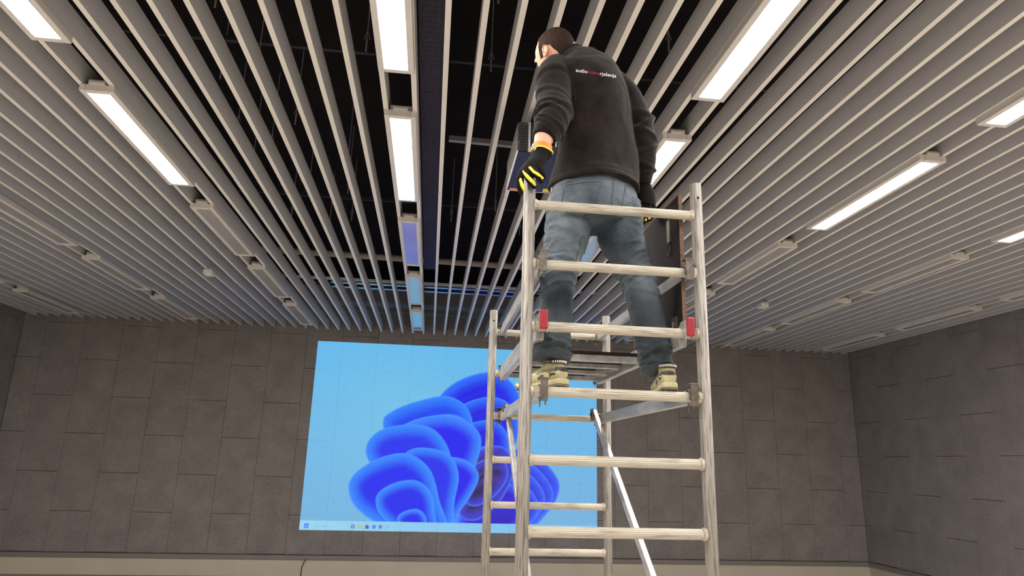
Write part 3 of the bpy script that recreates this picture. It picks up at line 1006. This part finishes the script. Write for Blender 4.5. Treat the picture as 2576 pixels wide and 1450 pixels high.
def seam(bvh, pts, r, name, mat, parent, lift=.0008, n=6):
    P = np.array([list(p) for p in pts], float)
    T = np.linspace(0, len(P) - 1, (len(P) - 1) * 8 + 1)
    path = [on_surface(bvh, cat(P, t), lift) for t in T]
    return MB().tube(path, r, n).build(name, mat, parent, smooth=True)

YAW = math.radians(24)
SIDE = (math.cos(YAW), math.sin(YAW), 0)
FWD = (-math.sin(YAW), math.cos(YAW), 0)

TORSO = [((0.685,2.760,3.338), .214, .158), ((0.687,2.760,3.396), .210, .152), ((0.687,2.750,3.471), .198, .138), ((0.678,2.740,3.604), .186, .128), ((0.661,2.730,3.750), .196, .132),
         ((0.631,2.730,3.861), .207, .124), ((0.604,2.730,3.917), .186, .104), ((0.585,2.730,3.949), .126, .088), ((0.572,2.730,3.969), .080, .076)]
COLLAR = [((0.576,2.730,3.952), .084, .080), ((0.565,2.735,3.975), .068, .068), ((0.557,2.740,3.997), .064, .066)]
ARM_L = [((0.487,2.670,3.885), .058, .060), ((0.465,2.645,3.808), .080, .076), ((0.460,2.610,3.681), .076, .073), ((0.457,2.575,3.584), .075, .074), ((0.435,2.555,3.509), .066, .064), ((0.419,2.548,3.479), .058, .056), ((0.411,2.543,3.452), .053, .050)]
ARM_R = [((0.772,2.785,3.909), .055, .060), ((0.812,2.790,3.856), .072, .072), ((0.863,2.795,3.775), .074, .072), ((0.903,2.800,3.666), .072, .07), ((0.916,2.805,3.546), .068, .066), ((0.916,2.820,3.452), .058, .056), ((0.920,2.830,3.406), .046, .046)]

def fold_left(t, a):
    m = 0
    for t0, ph, w, amp in ((2.2, .4, .12, .006), (2.75, .2, .13, .009), (3.15, -.5, .11, .009), (3.5, .6, .12, .009), (4.0, .2, .12, .009), (4.4, -.4, .12, .008), (4.85, .3, .12, .007), (1.4, .8, .2, .004)):
        d = t - t0 - .28 * math.sin(a + ph * 4)
        m += 1.35 * amp * math.exp(-(d / (w * .8)) ** 2) * (.6 + .4 * math.cos(a - 4.2 + ph)) - .0025 * math.exp(-((d - .17) / .1) ** 2)
    if t > 5.3:
        m += .0018 * math.sin(a * 22)
    return m
def fold_right(t, a):
    m = 0
    for t0, ph, w, amp in ((2.5, .4, .14, .005), (2.95, -.3, .14, .008), (3.4, .5, .14, .008), (3.9, -.2, .14, .006), (4.6, .3, .14, .005), (5.1, -.3, .14, .005)):
        d = t - t0 - .25 * math.sin(a + ph * 4)
        m += 1.4 * amp * math.exp(-(d / (w * .8)) ** 2)
    if t > 5.5:
        m += .0018 * math.sin(a * 22)
    return m
def fold_torso(t, a):
    m = .004 * math.sin(3 * a + 1.5 * t) * (1 if t < 6 else .3)
    m += .0035 * math.sin(5 * a - 1.1 * t + 1) * (1 if t < 5.5 else .3)
    if t < .55:
        m += .0035 - .006 * math.exp(-((t - .5) / .06) ** 2)
    return m
jk = MB()
loft(jk, TORSO, SIDE, 72, 12, fold_torso, power=2.25)
loft(jk, COLLAR, SIDE, 40, 6)
loft(jk, ARM_L, (1, 0, 0), 64, 22, fold_left)
loft(jk, ARM_R, (1, 0, 0), 64, 18, fold_right)
def fleece_disp(co):
    return .003 * noise.noise(co * 9.0) + .0012 * noise.noise(co * 24.0)
HEM_C = Vector((0.685,2.760,3.338))
def hem_warp(co):
    """The hem hangs lower towards the open front on the man's left."""
    d = co - HEM_C
    if d.x < .22 and d.z < .16:
        w = 1 - max(0.0, min(1.0, (d.z + .0) / .16))
        sl = max(0.0, min(1.0, -(d.x * SIDE[0] + d.y * SIDE[1]) / .19))
        return co + Vector((-.008 * w * sl, 0, -.045 * w * sl ** 1.4))
    return co
JACKET = remesh(jk, 'jacket', 'fleece', PERSON, .005, 1, fleece_disp, hem_warp)
bj = bvh_of(JACKET)

# jeans
PELVIS = [((0.701,2.760,3.427), .160, .108), ((0.696,2.760,3.368), .184, .120), ((0.685,2.760,3.290), .212, .145), ((0.676,2.755,3.211), .216, .147), ((0.678,2.755,3.154), .205, .13)]
LEG_L = [((0.565,2.745,3.236), .095, .11), ((0.555,2.745,3.151), .102, .108), ((0.543,2.735,3.073), .095, .10), ((0.523,2.720,2.976), .083, .09), ((0.505,2.700,2.881), .072, .08), ((0.497,2.690,2.791), .069, .078), ((0.493,2.685,2.705), .068, .078), ((0.483,2.680,2.620), .069, .076), ((0.476,2.680,2.562), .075, .078), ((0.473,2.680,2.524), .072, .076)]
LEG_R = [((0.795,2.780,3.267), .095, .11), ((0.798,2.775,3.179), .102, .108), ((0.800,2.765,3.100), .100, .10), ((0.830,2.750,3.005), .084, .09), ((0.857,2.735,2.930), .074, .082), ((0.876,2.720,2.829), .072, .08), ((0.892,2.710,2.731), .072, .08), ((0.907,2.700,2.627), .071, .077), ((0.920,2.695,2.543), .068, .074), ((0.926,2.690,2.492), .064, .07)]
def fold_leg(knee, ankle, seed):
    rnd = random.Random(seed)
    fs = []
    for i in range(11):
        fs.append((knee + rnd.uniform(-.9, .9), rnd.uniform(-3, 3), rnd.uniform(.07, .13), rnd.uniform(.003, .0075)))
    for i in range(9):
        fs.append((ankle + rnd.uniform(-.9, .9), rnd.uniform(-3, 3), rnd.uniform(.06, .12), rnd.uniform(.004, .009)))
    for i in range(6):
        fs.append((rnd.uniform(.8, 2.4), rnd.uniform(-3, 3), rnd.uniform(.1, .2), rnd.uniform(.002, .004)))
    def mod(t, a):
        m = 0
        for t0, ph, w, amp in fs:
            d = t - t0 - .3 * math.sin(a + ph)
            if abs(d) < 3 * w:
                m += (1.6 * amp * math.exp(-(d / (w * .8)) ** 2) - .5 * amp * math.exp(-((d - w * 1.4) / w) ** 2)) * (.55 + .45 * math.cos(a - ph * 1.7))
        return m
    return mod
jn = MB()
loft(jn, PELVIS, SIDE, 64, 10, power=2.2)
loft(jn, [((0.679,2.760,3.194), .15, .13), ((0.681,2.760,3.151), .10, .115), ((0.683,2.760,3.128), .05, .08), ((0.682,2.760,3.117), .02, .04)], SIDE, 40, 6)
loft(jn, LEG_L, (1, 0, 0), 56, 18, fold_leg(4.0, 8.2, 3))
loft(jn, LEG_R, (1, .1, 0), 56, 18, fold_leg(4.1, 8.3, 5))
def denim_disp(co):
    # sharp creases at the knees, behind the thighs and where the hems bunch up
    wk = math.exp(-((co.z - 2.96) / .13) ** 2) + math.exp(-((co.z - 2.58) / .09) ** 2) * 1.2 + .55 * math.exp(-((co.z - 3.18) / .08) ** 2)
    q = Vector((co.x * 9 + co.z * 5, co.y * 9, co.z * 21 - co.x * 4))
    crease = max(0.0, 1 - abs(noise.noise(q)) * 2.6) ** 2
    q2 = Vector((co.x * 16 - co.z * 9, co.y * 16 + 3, co.z * 34 + co.x * 7))
    crease2 = max(0.0, 1 - abs(noise.noise(q2)) * 2.6) ** 2
    return denim_soft(co) + wk * (.0062 * crease + .0030 * crease2 - .002)
def denim_soft(co):
    return .0025 * noise.noise(co * 14.0) + .0016 * noise.noise(Vector((co.x * 22, co.y * 22, co.z * 55)))
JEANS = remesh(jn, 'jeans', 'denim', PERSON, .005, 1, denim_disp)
bn = bvh_of(JEANS)
# seams, pockets
seam(bn, [(0.718,2.600,3.336), (0.722,2.600,3.292), (0.716,2.600,3.218), (0.700,2.600,3.136), (0.665,2.600,3.085)], .0016, 'centre_seam', 'stitch', JEANS)
seam(bn, [(0.711,2.600,3.335), (0.715,2.600,3.291), (0.709,2.600,3.218), (0.695,2.600,3.141)], .0009, 'centre_seam', 'stitch', JEANS)
seam(bn, [(0.514,2.600,3.277), (0.594,2.600,3.300), (0.716,2.600,3.306), (0.821,2.600,3.292)], .0016, 'yoke_seam', 'stitch', JEANS)
seam(bn, [(0.504,2.600,3.253), (0.501,2.600,3.202), (0.496,2.600,3.160), (0.568,2.600,3.126), (0.633,2.600,3.158), (0.654,2.600,3.232), (0.670,2.600,3.298)], .0016, 'pocket_stitching', 'stitch', JEANS)
seam(bn, [(0.516,2.600,3.264), (0.594,2.600,3.283), (0.663,2.600,3.292)], .0016, 'pocket_stitching', 'stitch', JEANS)
seam(bn, [(0.773,2.600,3.285), (0.765,2.600,3.231), (0.759,2.600,3.167), (0.800,2.600,3.143), (0.839,2.600,3.182), (0.832,2.600,3.231)], .0016, 'pocket_stitching', 'stitch', JEANS)
seam(bn, [(0.775,2.600,3.283), (0.799,2.600,3.277), (0.824,2.600,3.267)], .0016, 'pocket_stitching', 'stitch', JEANS)
seam(bn, [(0.656,2.600,3.050), (0.695,2.600,2.968), (0.738,2.600,2.885), (0.773,2.600,2.768), (0.798,2.600,2.654), (0.810,2.600,2.573)], .0016, 'inseam', 'stitch', JEANS)
seam(bn, [(0.628,2.600,3.051), (0.607,2.600,2.980), (0.577,2.600,2.892)], .0016, 'inseam', 'stitch', JEANS)
# belt loops
for p, q in (((0.718,2.600,3.358), (0.719,2.600,3.332)), ((0.627,2.600,3.343), (0.628,2.600,3.321))):
    a, b = on_surface(bn, p, .002), on_surface(bn, q, .002)
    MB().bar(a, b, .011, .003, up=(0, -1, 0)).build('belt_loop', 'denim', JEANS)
# jacket seams and print
seam(bj, [(0.491,2.500,3.767), (0.515,2.500,3.708), (0.531,2.500,3.634), (0.523,2.500,3.573)], .0012, 'sleeve_seam', 'fleece_trim', JACKET, .0004)
seam(bj, [(0.721,2.500,3.752), (0.745,2.500,3.702), (0.757,2.500,3.637), (0.757,2.500,3.561)], .0012, 'sleeve_seam', 'fleece_trim', JACKET, .0004)
zp = on_surface(bj, (0.437,2.500,3.212), .004)
MB().box(zp.x - .004, zp.x + .004, zp.y - .004, zp.y + .003, zp.z - .03, zp.z).build('zip_pull', 'steel', JACKET, bevel=.001)
zp = on_surface(bj, (0.439,2.500,3.306), .003)
MB().box(zp.x - .003, zp.x + .003, zp.y - .003, zp.y + .002, zp.z - .02, zp.z + .004).build('pocket_zip_pull', 'steel', JACKET, bevel=.001)

def jacket_text():
    a, b = Vector((0.554,2.600,3.811)), Vector((0.739,2.600,3.800))
    words = [('audio', 'white_ink'), ('video', 'red_ink'), ('rje\u0161enja', 'white_ink')]
    meshes, x = [], 0.0
    for w, mt in words:
        me, adv = text_mesh(w, 1.0)
        meshes.append((me, x, mt))
        x += adv + .06
    total = x
    d = b - a
    s = d.length / total
    up = Vector((.03, 0, 1))
    for me, x0, mt in meshes:
        bm = bmesh.new()
        bm.from_mesh(me)
        bmesh.ops.subdivide_edges(bm, edges=[e for e in bm.edges if e.calc_length() > .12], cuts=2)
        for v in bm.verts:
            u = (x0 + v.co.x) / total
            p = a + d * u + up * (v.co.y * s * 1.05)
            v.co = on_surface(bj, p, .0022)
        bm.to_mesh(me)
        bm.free()
        me.materials.clear()
        link('back_print', me, mt, JACKET)
jacket_text()

# head
HEAD_C = Vector((0.486,2.760,4.013))
HEAD_YAW = math.radians(46)
def head_radius(d):
    """Skull, jaw and face as a radius in direction d (x right, y face, z up)."""
    x, y, z = d
    rx, ry, rz = .0765, .098, .114
    if z < 0:
        rx *= 1 - .20 * min(1, -z * 1.1)
        ry *= 1 - (.10 if y > 0 else .26) * min(1, -z * 1.2)
    r = 1 / math.sqrt((x / rx) ** 2 + (y / ry) ** 2 + (z / rz) ** 2)
    def bump(px, py, pz, w, h):
        L = math.sqrt(px * px + py * py + pz * pz)
        c = (x * px + y * py + z * pz) / L
        ang = math.acos(max(-1, min(1, c)))
        return h * math.exp(-(ang / w) ** 2)
    r += bump(0, 1, -.12, .10, .022) + bump(0, 1, .04, .07, .010)      # nose, bridge
    r += bump(0, 1, .22, .28, .005)                                   # brow
    r -= bump(.36, 1, .06, .13, .008) + bump(-.36, 1, .06, .13, .008)   # eye sockets
    r += bump(0, 1, -.52, .12, .006) + bump(0, 1, -.42, .06, .004)      # lips
    r -= bump(0, 1, -.62, .10, .003)
    r += bump(0, 1, -.90, .20, .010)                                  # chin
    r += bump(.55, .75, -.15, .25, .004) + bump(-.55, .75, -.15, .25, .004)
    return r
HR = Matrix.Rotation(math.radians(1), 3, 'X')
HZ = Matrix.Rotation(HEAD_YAW, 3, 'Z')
HM = HZ @ HR
def head_shell(add=0.0, keep=None, rough=0.0, nu=96, nv=64):
    vs, idx, fs = [], {}, []
    for j in range(nv + 1):
        th = math.pi * j / nv
        for i in range(nu):
            ph = 2 * math.pi * i / nu
            d = (math.sin(th) * math.cos(ph), math.sin(th) * math.sin(ph), math.cos(th))
            r = head_radius(d) + add * (.5 + .5 * max(0.0, min(1.0, (d[2] + .6) / 1.0)))
            if rough:
                r += rough * noise.noise(Vector(d) * 38) + rough * .6 * noise.noise(Vector(d) * 80)
            vs.append((d, Vector(d) * r))
    for j in range(nv):
        for i in range(nu):
            q = [j * nu + i, (j + 1) * nu + i, (j + 1) * nu + (i + 1) % nu, j * nu + (i + 1) % nu]
            if keep is None or all(keep(vs[k][1]) for k in q):
                fs.append(tuple(q))
    return [HEAD_C + HM @ p for _, p in vs], fs
def hair_keep(p):
    x, y, z = p
    if y > .044:                      # forehead and temples
        return z > .042 + max(0, (y - .05)) * .5
    if y > .024:                      # sideburn in front of the ear
        return z > -.052
    if y > -.022:                     # above and behind the ear
        return z > -.010
    f = min(1.0, (-.022 - y) / .05)
    return z > -.010 - .068 * f + .003 * math.sin(x * 210)

body = MB()
vs, fs = head_shell()
body.add(vs, fs)
NECK = [((0.577,2.735,3.960), .062, .062), ((0.546,2.745,4.006), .057, .058), ((0.517,2.755,4.031), .056, .058)]
loft(body, NECK, SIDE, 32, 6)
loft(body, TORSO[2:-1], SIDE, 40, 5, shrink=.85)
loft(body, PELVIS[:-1], SIDE, 40, 5, shrink=.80)
loft(body, LEG_L[1:-2], (1, 0, 0), 28, 5, shrink=.66)
loft(body, LEG_R[1:-2], (1, .1, 0), 28, 5, shrink=.66)
loft(body, ARM_L[:-1] + [((0.403,2.540,3.428), .043, .040), ((0.396,2.538,3.397), .039, .036), ((0.389,2.535,3.370), .035, .031), ((0.375,2.525,3.335), .034, .024)], (1, 0, 0), 32, 6, shrink=.90)
loft(body, ARM_R[:-1] + [((0.931,2.840,3.399), .036, .034), ((0.939,2.842,3.364), .034, .024)], (1, 0, 0), 28, 6, shrink=.88)
# ears
for s in (-1, 1):
    ear = MB()
    ring = []
    n = 20
    for layer, (off, sc) in enumerate(((.066, .72), (.080, 1.0), (.087, .92))):
        for k in range(n):
            a = 2 * math.pi * k / n
            yy = math.cos(a) * .0175 * sc * (1.0 if math.sin(a) > 0 else .72) + .003 - layer * .004
            zz = math.sin(a) * .032 * sc - .042
            ring.append(HEAD_C + HM @ Vector((s * off, yy, zz)))
    fs2 = []
    for layer in range(2):
        for k in range(n):
            a, b = layer * n + k, layer * n + (k + 1) % n
            fs2.append((a, b, b + n, a + n))
    fs2.append(tuple(range(n)))
    fs2.append(tuple(range(2 * n, 3 * n)))
    body.add(ring, fs2)
BODY = remesh(body, 'body', 'skin', PERSON, .0042, 1)
# concha fold of the ears, eyes, brows, hair
for s in (-1, 1):
    c = [HEAD_C + HM @ Vector((s * .0885, -.001 + .008 * math.cos(a), -.034 + .018 * math.sin(a))) for a in np.linspace(-1.9, 2.2, 14)]
    MB().tube(c, .003, 6).build('ear_fold', 'skin', PERSON, smooth=True)
    def face_point(x, z, lift):
        d = Vector((x, .085, z)).normalized()
        return HEAD_C + HM @ (d * (head_radius(d) + lift))
    e = face_point(s * .031, .006, -.0085)
    bm = bmesh.new()
    bmesh.ops.create_uvsphere(bm, u_segments=16, v_segments=10, radius=.0118)
    me = bpy.data.meshes.new('eye')
    bm.to_mesh(me)
    bm.free()
    eo = link('eye', me, 'eye_white', PERSON)
    eo.location = e
    bm = bmesh.new()
    bmesh.ops.create_uvsphere(bm, u_segments=12, v_segments=8, radius=.0058)
    me = bpy.data.meshes.new('iris')
    bm.to_mesh(me)
    bm.free()
    io = link('iris', me, 'shoe_dark', PERSON)
    io.location = e + HM @ Vector((0, .0075, 0))
    br = [face_point(s * x, z, .0008) for x, z in ((.013, .022), (.028, .027), (.044, .022))]
    MB().tube(br, [.002, .003, .0015], 6).build('eyebrow', 'hair', PERSON, smooth=True)
vs, fs = head_shell(.0050, hair_keep, .0009, 220, 150)
used = sorted({i for f in fs for i in f})
rm = {i: k for k, i in enumerate(used)}
hv, hf = [vs[i] for i in used], [tuple(rm[i] for i in f) for f in fs]
hm = bpy.data.meshes.new('hair')
hm.from_pydata([tuple(v) for v in hv], [], hf)
hm.polygons.foreach_set('use_smooth', [True] * len(hm.polygons))
hobj = link('hair', hm, 'hair', PERSON)
sol = hobj.modifiers.new('thickness', 'SOLIDIFY')
sol.thickness = .006
sol.offset = -1

# gloves
ARM_T = (Vector((0.396,2.536,3.376)) - Vector((0.403,2.540,3.428))).normalized()
ARM_E1 = Vector((.86, -.2, .45))
ARM_E1 = (ARM_E1 - ARM_T * ARM_E1.dot(ARM_T)).normalized()
ARM_E2 = ARM_T.cross(ARM_E1)
def finger(mb, pts, r):
    mb.tube(pts, r, 12)
    for p, rr in ((pts[0], r[0]), (pts[-1], r[-1])):
        bm = bmesh.new()
        bmesh.ops.create_icosphere(bm, subdivisions=2, radius=rr * 1.0)
        mb.add([v.co + Vector(p) for v in bm.verts], [tuple(v.index for v in f.verts) for f in bm.faces])
        bm.free()
gl = MB()
loft(gl, [((0.398,2.536,3.378), .0465, .039), ((0.394,2.535,3.366), .0445, .036), ((0.387,2.530,3.353), .041, .032), ((0.376,2.520,3.329), .040, .028), ((0.360,2.508,3.301), .043, .027), ((0.341,2.502,3.272), .042, .024), ((0.332,2.502,3.257), .036, .018)], (.86, -.2, .45), 32, 6)
FING = [[(0.367,2.500,3.312), (0.379,2.484,3.279), (0.393,2.486,3.258), (0.402,2.497,3.245)],
        [(0.346,2.494,3.292), (0.360,2.472,3.255), (0.377,2.474,3.234), (0.389,2.486,3.223)],
        [(0.325,2.494,3.274), (0.331,2.472,3.230), (0.346,2.472,3.207), (0.360,2.484,3.196)],
        [(0.310,2.498,3.262), (0.298,2.484,3.224), (0.300,2.482,3.194), (0.309,2.489,3.170)],
        [(0.343,2.528,3.316), (0.325,2.552,3.289), (0.327,2.564,3.259), (0.341,2.566,3.236)]]
for i, p in enumerate(FING):
    finger(gl, p, [.0142, .0138, .0130, .0108] if i < 4 else [.014, .0135, .012, .010])
GL = remesh(gl, 'glove', 'glove_black', PERSON, .0028, 2)
GL['label'] = 'black work glove with yellow finger sides gripping the post top'
for p in ([(0.339,2.476,3.276), (0.356,2.466,3.253), (0.377,2.466,3.238), (0.395,2.474,3.229)], [(0.315,2.486,3.261), (0.328,2.462,3.229), (0.348,2.461,3.209), (0.364,2.470,3.196)], [(0.301,2.484,3.238), (0.303,2.474,3.213), (0.311,2.470,3.190), (0.320,2.476,3.171)]):
    MB().tube(p, [.0052, .0074, .0076, .0048], 10).build('finger_gusset', 'glove_yellow', GL, smooth=True)
cuff = []
for k in range(40):
    a = 2 * math.pi * k / 40
    c = Vector((0.398,2.536,3.378))
    cuff.append(c + ARM_E1 * (.0460 * math.cos(a)) + ARM_E2 * (.0388 * math.sin(a)) + ARM_T * (.003 * math.sin(3 * a)))
cuff.append(cuff[0])
MB().tube(cuff, .0036, 8).build('cuff_binding', 'glove_yellow', GL, smooth=True)

gr = MB()
loft(gr, [((0.923,2.832,3.423), .040, .039), ((0.929,2.840,3.403), .039, .037), ((0.935,2.840,3.387), .037, .032), ((0.944,2.842,3.357), .045, .026), ((0.950,2.845,3.322), .046, .022), ((0.951,2.845,3.302), .042, .018)], (.96, .25, 0), 32, 6)
for p in ([(0.921,2.846,3.305), (0.917,2.840,3.274), (0.919,2.838,3.246), (0.926,2.842,3.230)], [(0.938,2.846,3.302), (0.938,2.840,3.268), (0.940,2.838,3.238), (0.945,2.842,3.222)],
          [(0.958,2.846,3.303), (0.961,2.840,3.273), (0.961,2.838,3.245), (0.962,2.842,3.231)], [(0.975,2.846,3.313), (0.981,2.842,3.290), (0.982,2.842,3.268), (0.981,2.846,3.255)],
          [(0.923,2.855,3.364), (0.916,2.870,3.342), (0.913,2.875,3.315), (0.914,2.873,3.295)]):
    finger(gr, p, [.0122, .0118, .0112, .0095])
GR = remesh(gr, 'glove', 'glove_black', PERSON, .0028, 2)
GR['label'] = 'black work glove hanging at the right side'
for p in ([(0.914,2.828,3.234), (0.922,2.830,3.224)], [(0.933,2.828,3.226), (0.939,2.831,3.215)], [(0.950,2.828,3.235), (0.956,2.831,3.225)]):
    MB().tube(p, [.006, .005], 8).build('finger_gusset', 'glove_yellow', GR, smooth=True)
cuff = []
for k in range(41):
    a = 2 * math.pi * k / 40
    c = Vector((0.926,2.836,3.413))
    cuff.append(c + Vector((.0425 * math.cos(a), .038 * math.sin(a), .004 * math.sin(2 * a))))
MB().tube(cuff, .0032, 8).build('cuff_binding', 'glove_yellow', GR, smooth=True)

# wrist watch
wc = Vector((0.398,2.538,3.394))
strap = []
for k in range(33):
    a = 2 * math.pi * k / 32
    strap.append(wc + ARM_E1 * (.0400 * math.cos(a)) + ARM_E2 * (.0375 * math.sin(a)))
WATCH = MB()
t_ax = ARM_T
vsx = []
for p in strap[:-1]:
    rad = (p - wc).normalized()
    for s, r in ((-1, 0), (1, 0), (1, .003), (-1, .003)):
        vsx.append(p + t_ax * (s * .0105) + rad * r)
fsx = []
for k in range(32):
    a, b = k * 4, ((k + 1) % 32) * 4
    for i in range(4):
        fsx.append((a + i, a + (i + 1) % 4, b + (i + 1) % 4, b + i))
WATCH.add(vsx, fsx)
WO = WATCH.build('watch_strap', 'orange', PERSON)
cn = Vector((0.363,2.529,3.383))
ax = (cn - wc).normalized()
MB().tube([cn - ax * .004, cn + ax * .004, cn + ax * .007], [.019, .019, .016], 20).build('watch_case', 'steel', WO, smooth=False)

# shoes
def shoe(heel, direction, label, roll=0):
    """Trail shoe with lugged sole; heel = ground point under the heel, direction = toe heading."""
    d = Vector((direction[0], direction[1], 0)).normalized()
    s = Vector((d.y, -d.x, 0))
    h = Vector(heel)
    def at(l, w, z):
        return h + d * l + s * w + Vector((0, 0, z))
    root = bpy.data.objects.new('shoe', None)
    COL.objects.link(root)
    root.parent = PERSON
    root.matrix_parent_inverse = Matrix.Translation(-wloc(PERSON))
    root.location = heel
    root['label'] = label
    prof = [(0.0, .026), (.012, .032), (.05, .035), (.10, .034), (.16, .039), (.21, .044), (.25, .038), (.275, .024), (.283, .012)]
    def slab(z0f, z1f, grow, n=9):
        mb = MB()
        P = np.array(prof)
        outl = [(l, w + grow) for l, w in prof]
        ring = [(l, w) for l, w in outl] + [(l, -w) for l, w in reversed(outl)]
        k = len(ring)
        vs = [at(l, w, z0f(l)) for l, w in ring] + [at(l, w, z1f(l)) for l, w in ring]
        fs = [tuple(reversed(range(k))), tuple(range(k, 2 * k))] + [(i, (i + 1) % k, k + (i + 1) % k, k + i) for i in range(k)]
        return mb.add(vs, fs)
    toe = lambda l: .018 * max(0, (l - .2) / .08) ** 2 + .006 * max(0, (.02 - l) / .02)
    slab(lambda l: toe(l) + .004, lambda l: toe(l) + .013, .003).build('sole', 'shoe_sole', root, bevel=.002)
    lug = MB()
    for k in range(11):
        l = .012 + k * .024
        for w in (-.022, 0, .022):
            if abs(w) < np.interp(l, [p[0] for p in prof], [p[1] for p in prof]) - .006:
                p = at(l, w + (.004 if k % 2 else -.004), toe(l))
                a, b = p - s * .008, p + s * .008
                lug.bar(a + Vector((0, 0, .002)), b + Vector((0, 0, .002)), .009, .005)
    lug.build('lug', 'shoe_dark', root)
    slab(lambda l: toe(l) + .012, lambda l: toe(l) + .034 - .012 * min(1, l / .2), .001).build('midsole', 'shoe_cream', root, bevel=.004)
    up = MB()
    U = [(at(.004, 0, .055), .024, .030), (at(.03, 0, .062), .033, .040), (at(.07, 0, .064), .035, .046), (at(.115, 0, .058), .035, .040), (at(.16, 0, .047), .039, .030), (at(.215, 0, .040), .040, .022), (at(.262, 0, .034), .026, .012)]
    loft(up, U, tuple(s), 32, 6)
    loft(up, [(at(.052, 0, .06), .034, .046), (at(.054, 0, .092), .033, .045), (at(.056, 0, .106), .034, .046)], tuple(s), 32, 6)
    uo = remesh(up, 'upper', 'shoe_cream', root, .0022, 3)
    bu = bvh_of(uo)
    uo.data.materials.append(M['shoe_dark'])
    uo.data.materials.append(M['shoe_olive'])
    for p in uo.data.polygons:
        q = p.center + wloc(uo) - h
        l, w, z = q.dot(d), q.dot(s), q.z
        zig = .004 * math.sin(l * 95) + .002 * math.sin(l * 190 + 1)
        if l < .022 and .066 + zig < z < .084 or (.018 < l < .05 and .050 + zig < z < .060) or (.085 < l < .12 and .044 + zig < z < .056 + zig):
            p.material_index = 1
        elif z > .064 + zig and l < .15 or (l >= .14 and (l * 24) % 1 < .42 and z > .03):
            p.material_index = 2
    ring = [at(.056 + .046 * math.cos(a) * 1.02, .034 * math.sin(a) * 1.02, .106 + .004 * math.cos(a)) for a in np.linspace(0, 2 * math.pi, 29)]
    MB().tube(ring, .0055, 8).build('collar', 'shoe_dark', root, smooth=True)
    mb = MB()
    for a in np.linspace(math.pi * .68, math.pi * 1.32, 11):
        mb.bar(at(.056 + .0525 * math.cos(a), .0395 * math.sin(a), .101), at(.056 + .0525 * math.cos(a), .0395 * math.sin(a), .110), .0022, .0022, up=tuple(d))
    mb.build('collar_stitching', 'white_ink', root)
    # word on the quarter
    me, adv = text_mesh('SALOMON', .0155)
    for v in me.vertices:
        p = at(.022 + (adv - v.co.x) * .95, -.08, .068 + v.co.y)
        q, nr, _, _ = bu.ray_cast(p, s)
        v.co = (q - s * .0014) if q else p
    me.materials.clear()
    link('side_print', me, 'dark_ink', root)
    return root
SOLE_Z = RUNG_Z[3] + R_RUNG + .001
shoe((.508, 2.580, SOLE_Z), (-.60, 1.0), 'cream and olive trail shoe turned left on the rung')
shoe((.925, 2.550, SOLE_Z), (.16, 1.0), 'cream and olive trail shoe pointing ahead on the rung')
